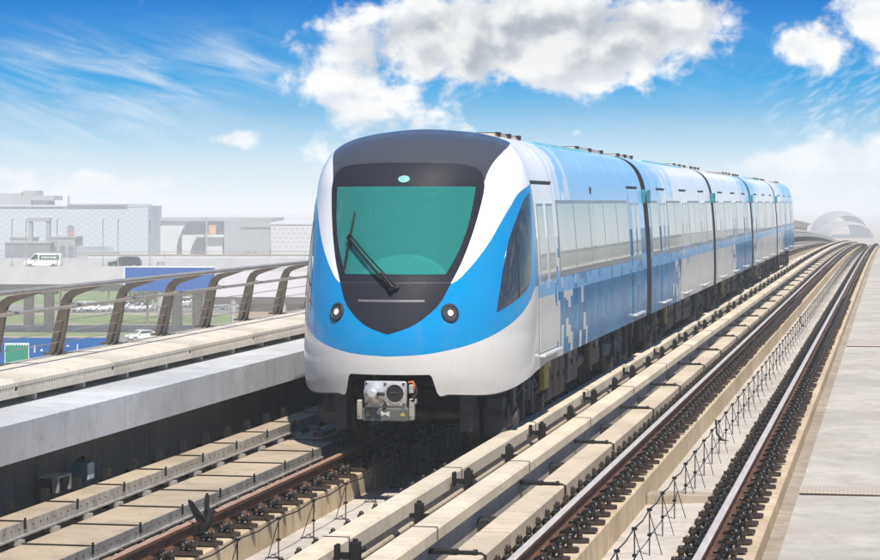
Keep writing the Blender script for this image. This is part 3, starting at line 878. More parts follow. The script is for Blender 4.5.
def side_rows(y0, y1, z0, z1, off, mb, m=0, th=.02, nz=8, smooth=True):
    # panel on the straight right flank of a car
    vs = []
    zz = zrange(z0, z1, nz)
    for z in zz:
        w = wz(z) + off; vs += [(w, y0, z), (w, y1, z)]
    fs = [(2 * i, 2 * i + 1, 2 * i + 3, 2 * i + 2) for i in range(nz)]
    mb.add(vs, fs, m, smooth)
    a = [(wz(z) + off, y0, z) for z in zz] + [(wz(z) + off, y1, z) for z in reversed(zz)]
    b_ = [(p[0] - th, p[1], p[2]) for p in a]; n = len(a)
    mb.add(a + b_, [(k, (k + 1) % n, (k + 1) % n + n, k + n) for k in range(n)], m, False)
def make_door(parent, y0, w, liv, lead=False):
    zb, zt = 1.10, 3.17
    m = MB(); side_rows(y0 - .02, y0 + w + .02, zb - .01, zt + .03, .0025, m, 1, .02, 14)
    h = w / 2 - .008
    for k in range(2):
        a = y0 + k * (w / 2) + .004
        side_rows(a, a + h, zb, zt, .009, m, 0, .012, 14)
    d = m.build('door', [liv, M['seam']], parent, fix=False)
    a = d.data.attributes.new('arc', 'FLOAT', 'POINT'); a.data.foreach_set('value', [3.9] * len(d.data.vertices))
    # windows, header and step belong to the door's own mesh of another look, listed as sub-parts of the carriage
    m = MB()
    for k in range(2):
        q = y0 + k * (w / 2) + .004
        side_rows(q + .11, q + h - .09, 1.98, 2.93, .0115, m, 1, .008, 8); side_rows(q + .135, q + h - .115, 2.02, 2.90, .0145, m, 0, .008, 8)
    m.build('door_window', [M['sideglass'], M['wframe']], parent, fix=False)
    m = MB(); side_rows(y0 - .06, y0 + w + .06, zt + .02, zt + .045, .014, m, 0, .014, 2)
    m.build('door_header', [M['seam']], parent, fix=False)
    m = MB(); m.bbox(wz(1.0) - .02, wz(1.0) + .075, y0 + .02, y0 + w - .02, 1.045, 1.085, .012)
    m.build('door_step', [M['step']], parent)
def make_window(parent, y0, y1, n):
    m = MB()
    side_rows(y0, y1, 1.98, 2.975, .003, m, 0, .02, 8)
    m.build('window_frame', [M['wframe']], parent, fix=False)
    w = (y1 - y0) / n
    for k in range(n):
        m = MB(); side_rows(y0 + k * w + (.10 if k == 0 else .045), y0 + (k + 1) * w - (.10 if k == n - 1 else .045), 2.05, 2.93, .008, m, 0, .008, 8)
        m.build('window', [M['sideglass']], parent, fix=False)
# doors and windows of the leading car (y measured from the nose tip)
make_door(lead, 2.28, 1.56, L1, True)
make_window(lead, 4.12, 12.35, 5)
make_door(lead, 12.62, 1.45, L1, True)
m = MB(); m.lathe([(.012, .0), (.055, .0), (.055, .014), (.02, .02)], (wz(3.12), 7.8, 3.12), 'x', 12); m.build('side_lamp', [M['seam']], lead)

# black mask, windscreen and their details
def mw(z): return smooth_pts(MASKW, z)
zz = [1.4475, 1.45, 1.455, 1.465, 1.48, 1.50, 1.53, 1.57, 1.62, 1.68, 1.75, 1.83, 1.92, 2.02] + zrange(2.10, 3.2, 22) + [3.23, 3.26, 3.29, 3.315, 3.335, 3.355, 3.37, 3.382, 3.39, 3.398, 3.404, 3.41]
m = MB()
lowz = [z for z in zz if z < GZ0 + .012] ; lowz = [z for z in lowz if z < GZ0] + [GZ0 + .012]
topz = [GZ1 - .012] + [z for z in zz if z > GZ1]
for part in (lowz, topz): patch(m, [(z, [mw(z) * (-1 + 2 * i / 28) for i in range(29)]) for z in part], .006, 0)
for s in (-1, 1):
    patch(m, [(z, [s * (smooth_pts(GW, z) - .012 + (mw(z) - smooth_pts(GW, z) + .012) * i / 6) for i in range(7)]) for z in zrange(GZ0 + .012, GZ1 - .012, 24)], .006, 0)
mask = m.build('windscreen_mask', [M['mask']], lead, fix=False)
m = MB()
patch(m, [(z, [mw(z) * (-1 + 2 * i / 20) for i in range(21)]) for z in (2.012, 2.020, 2.028)], .0085, 0, .006)
m.build('mask_seam', [M['seam']], lead, fix=False)
m = MB(); gz0, gz1 = GZ0, GZ1
def gw(z): return smooth_pts(GW, z)
def gwb(z): return max(.02, gw(z))
patch(m, [(z, [gwb(z) * (-1 + 2 * i / 24) for i in range(25)]) for z in zrange(gz0, gz1, 20)], .0115, 0, .004)
ws = m.build('windscreen', [M['screen']], lead, fix=False)
m = MB()
patch(m, [(z, [-.395 + .79 * i / 12 for i in range(13)]) for z in (1.806, 1.818, 1.83)], .009, 0, .006)
m.build('slot_light', [M['slot']], lead, fix=False)
m = MB(); cu, cz, ru, rz = 0.03, 3.215, .068, .040
vs = [surfn(cu, cz, .011)] + [surfn(cu + ru * math.cos(t), cz + rz * math.sin(t), .010) for t in [2 * math.pi * i / 24 for i in range(24)]]
vs2 = [surfn(cu + ru * math.cos(t), cz + rz * math.sin(t), .002) for t in [2 * math.pi * i / 24 for i in range(24)]]
m.add(vs + vs2, [(0, 1 + i, 1 + (i + 1) % 24) for i in range(24)] + [(1 + i, 25 + i, 25 + (i + 1) % 24, 1 + (i + 1) % 24) for i in range(24)])
m.build('oval_badge', [M['tealdot']], lead)
# bolts along the mask's seam
m = MB()
for u in (-.56, -.38, -.2, .2, .38, .56):
    p = surfn(u, 1.985, .006); q = surfn(u, 1.985, .014); m.cyl(p, q, .011, n=8)
m.build('bolt', [M['seam']], lead)
# windscreen surround and cab behind it
def headlight(u, z):
    c = surfn(u, z, .0); c2 = surfn(u, z, .1); d = (c2 - c).normalized()
    q = Vector((0, -1, 0)).rotation_difference(d)
    r = empty('headlight', (0, 0, 0), parent=lead)
    def lay(name, prof, mats, ms=None):
        mb = MB(); mb.lathe(prof, (0, 0, 0), 'y', 28, 0, True, ms)
        o = mb.build(name, mats, lead, sharp=40); o.location = c; o.rotation_mode = 'QUATERNION'; o.rotation_quaternion = q; return o
    bpy.data.objects.remove(r)
    lay('headlight', [(.112, .05), (.112, -.008), (.105, -.018), (.085, -.021), (.079, -.011), (.05, -.013), (.0, -.015)], [M['seam'], M['lens']], [0, 0, 0, 0, 1, 1, 1])
    lay('headlight_lamp', [(.034, -.012), (.032, -.020), (.020, -.027), (.0, -.029)], [M['lamp']])
    lay('headlight_glass', [(.0, -.0), (.0, -.0)], [M['lens']]) if False else None
headlight(-.715, 1.68); headlight(.715, 1.68)
# triangular cab window on the right flank and its twin on the left
CW = [(1.45, 1.985, 1.99), (1.55, 1.90, 2.0), (1.55, 1.90, 2.0)]
def cabwin(sgn):
    mb = MB()
    zlo, zhi = 1.674, 3.064
    rows = []
    for i in range(21):
        t = i / 20; z = zlo + (zhi - zlo) * t
        ul = cab_l(z); ur = cab_r(z)
        rows.append((z, [sgn * (ul + (ur - ul) * k / 8) for k in range(9)]))
    patch(mb, rows, .005, 0)
    mb.build('cab_window', [M['cabglass']], lead, fix=False)
    mb = MB()
    rows = [(z, [sgn * (cab_m(z) - .008), sgn * (cab_m(z) + .008)]) for z in zrange(1.82, 2.72, 12)]
    patch(mb, rows, .008, 0, .006)
    mb.build('cab_window_bar', [M['seam']], lead, fix=False)
CABL = [(1.672, 1.42), (1.924, 1.446), (2.21, 1.469), (2.5, 1.531), (2.71, 1.636), (2.89, 1.768), (3.02, 1.925), (3.065, 2.08)]
CABR = [(1.672, 1.45), (1.724, 1.60), (1.797, 1.82), (1.87, 2.03), (1.94, 2.16), (2.03, 2.22), (2.13, 2.23), (2.55, 2.18), (3.0, 2.12), (3.065, 2.10)]
def cab_l(z): return smooth_pts(CABL, z)
def cab_r(z): return smooth_pts(CABR, z)
def cab_m(z): return 1.684 + (2.56 - z) * .29
cabwin(1); cabwin(-1)
# wiper
def on(u, z, o=.05): return surfn(u, z, o)
m = MB()
piv = (.02, 1.935); arm_end = (-.585, 2.52)
m.cyl(on(*piv, .0), on(*piv, .075), .04, .03, n=14); m.cyl(on(piv[0] + .05, piv[1] + .03, .0), on(piv[0] + .05, piv[1] + .03, .06), .028, n=12)
def seg(a, b, o0, o1, n=8): return [on(a[0] + (b[0] - a[0]) * i / n, a[1] + (b[1] - a[1]) * i / n, o0 + (o1 - o0) * i / n) for i in range(n + 1)]
m.tube(seg(piv, arm_end, .07, .06), .016, 8)
m.tube(seg((piv[0] + .05, piv[1] + .03), (arm_end[0] + .025, arm_end[1] + .03), .06, .06), .010, 8)
m.tube(seg((piv[0] + .02, piv[1] - .0), (piv[0] - .13, piv[1] + .17), .075, .07), .026, 8)
m.tube(seg((-.60, 2.50), (-.56, 2.56), .06, .06, 3), .014, 8)
m.tube(seg((-.628, 2.138), (-.546, 2.833), .035, .035, 10), .012, 6, rads=[.006, .012, .015, .016, .018, .018, .016, .014, .012, .009, .005])
m.tube(seg((-.625, 2.16), (-.548, 2.81), .022, .022, 10), .008, 6)
m.build('wiper', [pmat('wiper_black', (0.006, 0.006, 0.007), .45, spec=.3)], lead)
# interior seen dimly through the windscreen
m = MB(); m.box(-1.2, 1.2, 2.6, 2.65, 1.0, 3.4); fp = [(x * .965, y + .05) for x, y in row_pts(wz(1.1), 1.1, 2.6, 30)]; m.prism([(-x, y) for x, y in reversed(fp[1:])] + fp, 1.022, 1.05, 'z')
m.build('cab_bulkhead', [M['cabwall']], lead)
m = MB()
m.prism([(.52 * math.cos(t), 1.95 + .38 * math.sin(t)) for t in [math.pi * k / 20 for k in range(21)]], .72, 1.15, 'y')
for xx in (-.72, .74): m.cyl((xx, 1.9, 1.05), (xx, 1.9, 3.4), .02, n=10)
m.tube([(.28, 1.5, 2.2), (.25, 1.5, 2.9), (.3, 1.5, 3.05)], .012, 8)
for k in range(4): m.bbox(-.75 + k * .42, -.45 + k * .42, 2.54, 2.58, 1.7, 3.0, .03)
m.build('cab_desk', [M['saloon']], lead)
m = MB(); m.bbox(-.14, .14, 2.53, 2.57, 2.0, 2.95, .02)
m.build('bulkhead_window', [M['whitemark']], lead)

# dark lip along the apron's lower edge
for s in (-1, 1):
    m = MB(); m.tube([surf(s * u, zbot(u) - .004) + Vector((-s * .006, .008, 0)) for u in zrange(.60, 1.62, 20)], .013, 6)
    m.build('apron_lip', [M['seam']], lead)
# coupler below the nose
cp = MB()
cp.bbox(-.245, .245, -.06, .02, .655, .935, .03, 0)
cp.lathe([(.135, -.058), (.13, -.075), (.105, -.095), (.06, -.20), (.045, -.215), (.03, -.218), (.0, -.218)], (-.115, 0, .80), 'y', 24, 0)
cp.lathe([(.098, -.20), (.098, -.067), (.0, -.066)], (.115, 0.135, .80), 'y', 24, 1)
cp.cyl((.115, -.0615, .80), (.115, -.0635, .80), .098, n=28, m=1)  # flat black disc, painted as the dark inside of the hole
cp.cyl((.06, -.064, .80), (.15, -.066, .805), .014, n=8, m=2)
cp.lathe([(.100, -.075), (.100, -.058), (.115, -.058), (.115, -.07), (.100, -.075)], (.115, 0, .80), 'y', 28, 0, caps=False)
for (a, b_) in ((-.215, .68), (.215, .68), (-.215, .91), (.215, .91), (0, .70), (.0, .905), (.215, .80), (.02, .80)):
    cp.cyl((a, -.06, b_), (a, -.072, b_), .013, n=8, m=2)
cp.cyl((0, -.06, .67), (0, -.08, .67), .024, n=10, m=2)
cp.cyl((0, .02, .80), (0, 1.6, .80), .10, n=14, m=2)
cp.tube([(-.06, -.19, .80), (-.02, -.225, .805), (.03, -.225, .80)], .02, 8, 2)
coupler = cp.build('coupler', [M['chrome'], M['void'], M['dark']], lead, loc=(0.03, -.20, 0), sharp=35)
cp = MB(); cp.bbox(-.27, .27, -.05, .10, .485, .635, .015, 0)
for s in (-1, 1):
    cp.prism([(s * .2 - .035, .545), (s * .2 + .035, .545), (s * .2, .59)], -.056, -.05, 'y', 1)
    cp.bbox(min(s * .27, s * .33), max(s * .27, s * .33), -.045, .03, .50, .72, .012, 3)
    cp.cyl((s * .30, -.05, .56), (s * .30, -.06, .56), .02, n=10, m=3)
cp.prism([(-.05, .535), (-.05, .60), (0, .575), (.05, .60), (.05, .535), (0, .56)], -.056, -.05, 'y', 2)
cp.box(-.235, .235, -.03, .05, .635, .66, 3)
cp.build('coupler_head_box', [M['cplgrey'], M['emyel'], M['whitemark'], M['galv']], lead, loc=(0.03, -.20, 0))
cp = MB()
cp.tube([(.26, -.02, .70), (.33, -.05, .73), (.36, -.03, .82), (.33, .02, .90), (.27, .05, .93)], .012, 8, 0)
cp.tube([(.26, .0, .92), (.31, -.02, .93), (.33, .0, .86), (.30, .02, .76)], .014, 8, 1)
cp.bbox(.265, .32, -.03, .05, .80, .90, .01, 2); cp.bbox(.27, .35, -.03, .04, .68, .74, .01, 2)
cp.build('coupler_cable', [M['black'], M['orange'], M['galv']], lead, loc=(0.03, -.20, 0))

# underframe, lifeguards, bogies and boxes
def floorplate(parent, y0, y1):
    m = MB(); m.box(-1.26, 1.26, y0, y1, .965, 1.02); m.box(-.5, .5, y0 + .1, y1 - .1, .80, .965)
    m.build('underframe', [M['dark']], parent)
def bogie(parent, yc):
    b = MB()
    for s in (-1, 1):
        b.prism([(yc - 1.35, .42), (yc - 1.35, .58), (yc - .55, .62), (yc - .35, .50), (yc + .35, .50), (yc + .55, .62), (yc + 1.35, .58), (yc + 1.35, .42), (yc + .5, .36), (yc - .5, .36)], s * 1.02 - .07, s * 1.02 + .07, 'x', 0)
        for a in (-1, 1):
            b.bbox(s * 1.02 - .13, s * 1.02 + .13, yc + a * 1.02 - .16, yc + a * 1.02 + .16, .26, .54, .03, 1)
            b.cyl((s * 1.13, yc + a * 1.02, .38), (s * 1.22, yc + a * 1.02, .38), .11, n=14, m=1)
            b.cyl((s * 1.05, yc + a * .62, .55), (s * 1.05, yc + a * .62, .80), .085, n=12, m=0)
            b.bbox(s * 1.15 - .04, s * 1.15 + .04, yc + a * .35 - .05, yc + a * .35 + .05, .3, .78, .01, 2)
        b.cyl((s * 1.0, yc, .50), (s * 1.0, yc, .90), .22, n=16, m=2)
        b.tube([(s * 1.16, yc - 1.0, .58), (s * 1.2, yc - .6, .70), (s * 1.18, yc - .2, .62), (s * 1.2, yc + .3, .74), (s * 1.15, yc + .9, .60)], .018, 6, 2)
        b.bbox(s * 1.17 - .10, s * 1.17 + .03, yc - 1.2, yc + 1.2, .10, .155, .01, 3)   # shoe beam
    b.box(-1.0, 1.0, yc - .25, yc + .25, .38, .62, 0)
    o = b.build('bogie', [M['dark'], M['boxgrey'], M['bluebox'], M['boxbrown']], parent)
    for a in (-1, 1):
        w = MB()
        for s in (-1, 1):
            w.lathe([(.0, s * .07), (.12, s * .07), (.30, s * .05), (.39, s * .065), (.39, -s * .03), (.42, -s * .035), (.42, -s * .065), (.30, -s * .05), (.0, -s * .05)], (s * .75, yc + a * 1.02, .39), 'x', 28)
        w.cyl((-.7, yc + a * 1.02, .39), (.7, yc + a * 1.02, .39), .08, n=12)
        w.build('wheelset', [M['wheel']], parent, sharp=35)
def ubox(parent, y0, y1, z0, kind, rnd):
    b = MB(); x0, x1 = .55, rnd.uniform(1.16, 1.24)
    b.bbox(x0, x1, y0, y1, z0, .95, .02, 0)
    n = max(1, int((y1 - y0) / .42)); w = (y1 - y0) / n
    for k in range(n):
        b.bbox(x1 - .005, x1 + .012, y0 + k * w + .03, y0 + (k + 1) * w - .03, z0 + .05, .90, .006, 0)
        b.box(x1 + .012, x1 + .03, y0 + k * w + w * .7, y0 + k * w + w * .76, z0 + .25, z0 + .33, 1)
        if rnd.random() < .6: b.bbox(x1 + .01, x1 + .03, y0 + k * w + .08, y0 + k * w + .2, .78, .86, .004, 2)
    b.build('equipment_box', [M[kind], M['dark'], M['galv']], parent)
    b = MB(); b.bbox(-x1, -x0, y0, y1, z0, .95, .02, 0); b.build('equipment_box', [M[kind]], parent)
def clutter(parent, y0, y1, rnd):
    b = MB(); y = y0
    while y < y1:
        k = rnd.random(); x = rnd.uniform(1.0, 1.2)
        mm_ = rnd.choice([0, 0, 1, 2, 3])
        if k < .3: b.cyl((x, y, rnd.uniform(.3, .5)), (x, y, .95), rnd.uniform(.012, .05), n=8, m=mm_)
        elif k < .55: 
            z = rnd.uniform(.3, .75); b.bbox(x - .2, x, y, y + rnd.uniform(.08, .3), z, z + rnd.uniform(.1, .3), .012, mm_)
        elif k < .75: 
            z = rnd.uniform(.35, .8); b.tube([(x, y, .95), (x + .03, y + .05, z), (x, y + rnd.uniform(.2, .5), z - .1), (x - .02, y + .6, .93)], rnd.uniform(.012, .025), 6, mm_)
        else: 
            r = rnd.uniform(.08, .17); b.cyl((x - .1, y, .62), (x - .1, y + rnd.uniform(.3, .7), .62), r, n=14, m=mm_)
        y += rnd.uniform(.08, .24)
    b.build('underfloor_gear', [M['dark'], M['boxgrey'], M['bluebox'], M['boxbrown']], parent)
rnd = random.Random(11)
floorplate(lead, 2.3, CAR1)
m = MB(); m.box(-1.0, 1.0, 1.0, 2.3, .93, 1.02); m.box(-.55, .55, .3, 1.0, .985, 1.02)
m.build('pocket_back', [M['void']], lead)  # near-black: the shade under the nose is put into the colour
for s in (-1, 1):
    m = MB(); m.bbox(s * .75 - .075, s * .75 + .075, .85, 1.15, .27, .93, .02); m.build('lifeguard', [M['bluebox']], lead)
m = MB(); m.bbox(.84, 1.10, 1.45, 1.75, .16, .80, .02); m.bbox(1.12, 1.18, 1.65, 1.85, .3, .85, .01); m.build('lifeguard_bracket', [M['bluebox']], lead)
bogie(lead, 2.75); bogie(lead, 12.2)
clutter(lead, 1.3, 4.3, rnd)
m = MB(); m.bbox(1.20, 1.27, 3.55, 3.95, .55, .94, .01); m.build('yellow_plate', [M['yellow']], lead)
ubox(lead, 4.35, 6.0, .33, 'boxbrown', rnd); ubox(lead, 6.2, 7.3, .42, 'boxgrey', rnd); clutter(lead, 7.3, 10.6, rnd); ubox(lead, 8.4, 9.6, .5, 'boxbrown', rnd); clutter(lead, 10.8, 14.6, rnd)
# roof gear
def roofkit(parent, y0, y1, z=3.735, w=.72):
    m = MB()
    m.bbox(-w, w, y0, y1, z, z + .085, .03, 0)
    n = int((y1 - y0) / .16)
    for k in range(n):
        yy = y0 + .06 + k * .16
        m.box(w - .25, w - .03, yy, yy + .09, z + .086, z + .094, 1)
    for yy in (y0 + .2, (y0 + y1) / 2, y1 - .2):
        m.box(w - .02, w + .04, yy - .05, yy + .05, z + .04, z + .10, 1)
    m.build('roof_unit', [M['roofkit'], M['dark']], parent)
def fairing(parent, y0, y1, mats, z=3.70, x=.88):
    m = MB(); m.sweep([(x - .06, z - .05), (x - .05, z + .055), (x + .0, z + .065), (x + .04, z + .01), (x + .08, z - .07)], [y0, y1], dzf=None)
    m.build('roof_fairing', mats, parent)
roofkit(lead, 3.0, 5.0); roofkit(lead, 10.4, 13.9)
M['skyfilm'] = pmat('pale_teal_film', (0.22, 0.52, 0.62), .3, 0, .2, 3)
fairing(lead, 5.1, 10.3, [M['skyfilm']])

# cars two to five
CL, GAP = 14.68, .76
def shell_plain(liv):
    mb = MB()
    S = [(wz(z), z) for z in [.95, .97, 1.0] + zrange(1.1, 3.3, 22)]
    s0 = zs_to_s(3.3)
    for i in range(1, 15): S.append(cr(PROF, s0 + (len(PROF) - 1 - s0) * i / 14))
    ring = [(w, z) for w, z in S] + [(-w, z) for w, z in reversed(S[:-1])]
    ys = [0, .02, 5, 10, CL - .02, CL]; n = len(ring)
    for k, y in enumerate(ys):
        f = 1
        for (x, z) in ring: mb.v.append((x * f, y, z if z < 3 else 3 + (z - 3) * f))
    for k in range(5):
        for i in range(n - 1):
            mb.f.append((k * n + i, k * n + i + 1, (k + 1) * n + i + 1, (k + 1) * n + i)); mb.m.append(0); mb.sm.append(True)
    mb.f.append(tuple(range(n))); mb.m.append(1); mb.sm.append(False)
    mb.f.append(tuple(5 * n + i for i in range(n))); mb.m.append(1); mb.sm.append(False)
    return mb.mesh('carriage', [liv, M['seam']])
def gangway(y):
    S = [(wz(z) - .10, z) for z in [.96, 1.2, 1.6, 2.0, 2.4, 2.8, 3.1]]
    s0 = zs_to_s(3.1)
    for i in range(1, 13):
        w, z = cr(PROF, s0 + (len(PROF) - 1 - s0) * i / 12); S.append((max(0, w - .10), z - .07))
    ring = [(w, z) for w, z in S] + [(-w, z) for w, z in reversed(S[:-1])]
    m = MB(); n = len(ring)
    ys = [y + GAP * i / 8 for i in range(9)]
    for k, yy in enumerate(ys):
        d = .025 if k % 2 else 0
        for x, z in ring: m.v.append((x - math.copysign(d, x) if abs(x) > .02 else x, yy, z))
    for k in range(8):
        for i in range(n - 1):
            top = ring[i][1] > 3.3
            m.f.append((k * n + i, k * n + i + 1, (k + 1) * n + i + 1, (k + 1) * n + i)); m.m.append(1 if top else 0); m.sm.append(False)
    g = m.build('gangway', [M['gang'], M['gangtop']], train)
    m = MB()
    for yy in (y - .10, y + GAP + .02): m.bbox(wz(2.95) - .01, wz(2.95) + .05, yy, yy + .08, 2.93, 3.17, .012)
    m.build('gangway_lamp', [M['gangtop']], g)
y0 = CAR1
for k, liv in enumerate((L2, L3, L4, L5)):
    gangway(y0)
    y0 += GAP
    c = link('carriage', shell_plain(liv), train, (0, y0, 0))
    for d in (1.9, 6.6, 11.3): make_door(c, d, 1.4, liv)
    make_window(c, .30, 1.75, 1); make_window(c, 3.48, 6.45, 2); make_window(c, 8.2, 11.15, 2); make_window(c, 12.9, 14.4, 1)
    floorplate(c, 0, CL)
    bogie(c, 2.6); bogie(c, 12.4)
    r2 = random.Random(40 + k)
    ubox(c, 4.6, 6.2, .38, 'boxbrown', r2); ubox(c, 6.5, 7.6, .45, 'boxgrey', r2); ubox(c, 8.6, 10.4, .40, 'boxbrown', r2); clutter(c, .4, 14.2, r2)
    m = MB(); m.bbox(1.20, 1.25, 4.2, 4.45, .55, .94, .01); m.build('yellow_plate', [M['yellow']], c)
    roofkit(c, .3, 2.9); roofkit(c, 11.3, 14.3); fairing(c, 3.0, 11.5, [M['skyfilm'] if k % 2 == 0 else M['roofkit']])
    y0 += CL

# ================================================================== the bird taking off from the rail
def bird():
    m = MB()
    # body: tilted spindle from tail to head (local: x right, y away, z up); bird faces right and up
    ax = [(-.085, 0, -.055), (-.06, 0, -.025), (-.03, 0, .01), (.0, 0, .05), (.025, 0, .09), (.042, 0, .125), (.052, 0, .15), (.062, 0, .172), (.075, 0, .182), (.09, 0, .180), (.10, 0, .176), (.125, 0, .168)]
    rr = [.008, .026, .045, .055, .052, .042, .033, .030, .028, .022, .010, .002]
    m.tube(ax, .05, 14, 0, rr)
    # tail fan
    for k in range(5):
        a = (k - 2) * .16
        d = Vector((-.75 + .02 * abs(k - 2), a * .9, -.62)).normalized(); s = Vector((0, 1, 0))
        p0 = Vector((-.065, 0, -.03)); p1 = p0 + d * .10
        vs = [p0 - s * .010, p0 + s * .010, p1 + s * .017, p1 + d * .012, p1 - s * .017]
        n = Vector((.6, 0, -.75)) * .003
        vs2 = [v + n for v in vs]
        m.add([v[:] for v in vs + vs2], [(0, 1, 2, 3, 4), (9, 8, 7, 6, 5)] + [(i, (i + 1) % 5, (i + 1) % 5 + 5, i + 5) for i in range(5)], 0)
    # wings raised: arm bones with overlapping feathers
    def wing(sh, el, wr, tip, n, lag):
        m.tube([sh, el, wr], .014, 8, 0, [.022, .016, .010])
        sh, el, wr, tip, lag = map(Vector, (sh, el, wr, tip, lag))
        for k in range(n):
            t = k / (n - 1)
            base = sh.lerp(el, t * 2) if t < .5 else el.lerp(wr, (t - .5) * 2)
            end = (base + lag * (.09 + .03 * t)).lerp(base + (tip - wr).normalized() * .135, max(0, (t - .35) / .65) ** 1.3)
            d = (end - base); s = d.cross(Vector((0, 1, .15))).normalized() * (.030 if t < .7 else .024)
            c = Vector((0, .003 + .0009 * k, 0))
            vs = [base - s * .9, base + s * .9, base + d * .75 + s, end + s * .35, end - s * .35, base + d * .75 - s]
            vs = [v + c for v in vs]; v2 = [v + Vector((0, .0025, 0)) for v in vs]
            m.add([v[:] for v in vs + v2], [(0, 1, 2, 3, 4, 5), (11, 10, 9, 8, 7, 6)] + [(i, (i + 1) % 6, (i + 1) % 6 + 6, i + 6) for i in range(6)], 0)
    wing((.01, -.03, .10), (-.03, -.045, .155), (-.075, -.05, .20), (-.125, -.05, .285), 13, (-.62, 0, -.35))
    wing((.04, .035, .12), (.038, .055, .175), (.03, .06, .22), (.035, .07, .30), 12, (-.35, .1, -.25))
    # legs and toes
    for yy in (-.02, .02):
        m.tube([(.0, yy, .01), (.012, yy, -.035), (.0, yy, -.072)], .006, 6, 0, [.014, .007, .005])
        for a in (-.5, 0, .5): m.tube([(.0, yy, -.072), (.03 * math.cos(a), yy + .03 * math.sin(a), -.078)], .004, 5)
        m.tube([(.0, yy, -.072), (-.022, yy, -.078)], .004, 5)
    return m
mm = pmat('black_plumage', (0.012, 0.0115, 0.013), .6, 0, .4, 30, c2=(0.006, 0.006, 0.007), spec=.2); M['plume'] = mm
b = bird().build('bird', M['plume'], loc=(-6.19, 20.32, -.07), rot=(0, 0, .15))
b.scale = (.98, .98, .94); b.rotation_euler = (0, -.05, .35)
tag(b, 'black bird with both wings raised, taking off from the rusty left rail', 'bird')

# ================================================================== background beyond the parapet
def W(x, y, d):
    """photo pixel (880 wide) at camera depth d -> world point"""
    r = (x - 440) / F * d; z = CAMZ + (202 - y) / F * d
    return Vector((r * CO - d * SI, r * SI + d * CO, z))
def frame(name, label, cat, x, d, z, group=None):
    """an Empty at ground height z whose local x runs to the right as seen from the viaduct and local y away from it"""
    p = W(x, 202, d); return thing(name, label, cat, (p.x, p.y, z), TH, group)
GZ = -15.0
m = MB()
m.add([(-2500, -300, GZ), (2500, -300, GZ), (2500, 3500, GZ), (-2500, 3500, GZ)], [(0, 1, 2, 3)])
mm, nt, b = newmat('desert_ground')
co = nt.coord('Object')
n1 = nt.noise(co, .010, 5, .6); n2 = nt.noise(co, .08, 5, .65)
g = nt.mix(nt.ss(n1, .42, .58), (0.33, 0.25, 0.17), (0.24, 0.20, 0.135)); g = nt.mix(nt.math('MULTIPLY', nt.ss(n2, .4, .7), .5), g, (0.40, 0.33, 0.25))
nt.put(b.inputs['Base Color'], g); b.inputs['Roughness'].default_value = .95
struct(m, 'ground', mm)
def gq(x0, x1, d0, d1, z, name, mat, kind='structure', wob=0.0):
    m = MB(); vs = []
    n = 24; rr = random.Random(int(d0))
    for i in range(n + 1):
        x = x0 + (x1 - x0) * i / n
        a = d0 + rr.uniform(-wob, wob); b_ = d1 + rr.uniform(-wob, wob)
        for d in (a, b_):
            r = (x - 440) / F * (d0 + d1) / 2
            vs.append((r * CO - d * SI, r * SI + d * CO, z))
    m.add(vs, [(2 * i, 2 * i + 2, 2 * i + 3, 2 * i + 1) for i in range(n)])
    return tag(m.build(name, mat), kind=kind)
M['lawn'] = pmat('lawn', (0.14, 0.20, 0.035), .9, 0, .35, .25)
M['asph'] = pmat('asphalt', (0.17, 0.165, 0.16), .85, 0, .2, .2)
M['sand'] = pmat('sand_path', (0.40, 0.28, 0.19), .9, 0, .25, .2)
gq(-120, 420, 306, 316, GZ + .02, 'lawn', M['lawn'], wob=2)
gq(-120, 420, 322, 336, GZ + .03, 'path', M['sand'], wob=1.0)
gq(-120, 420, 338, 366, GZ + .02, 'lawn', M['lawn'], wob=2)
gq(-120, 420, 372, 396, GZ + .04, 'car_park', M['asph'])
gq(-120, 420, 402, 470, GZ + .02, 'lawn', M['lawn'], wob=4)
gq(-120, 420, 277, 304, GZ + .03, 'road', M['asph'])
M['paintw'] = pmat('road_paint', (0.72, 0.72, 0.70), .6, 0, .1, 1)
for k in range(8):
    gq(-120 + 60 * k, -90 + 60 * k, 290, 290.3, GZ + .05, 'lane_marking', M['paintw'])

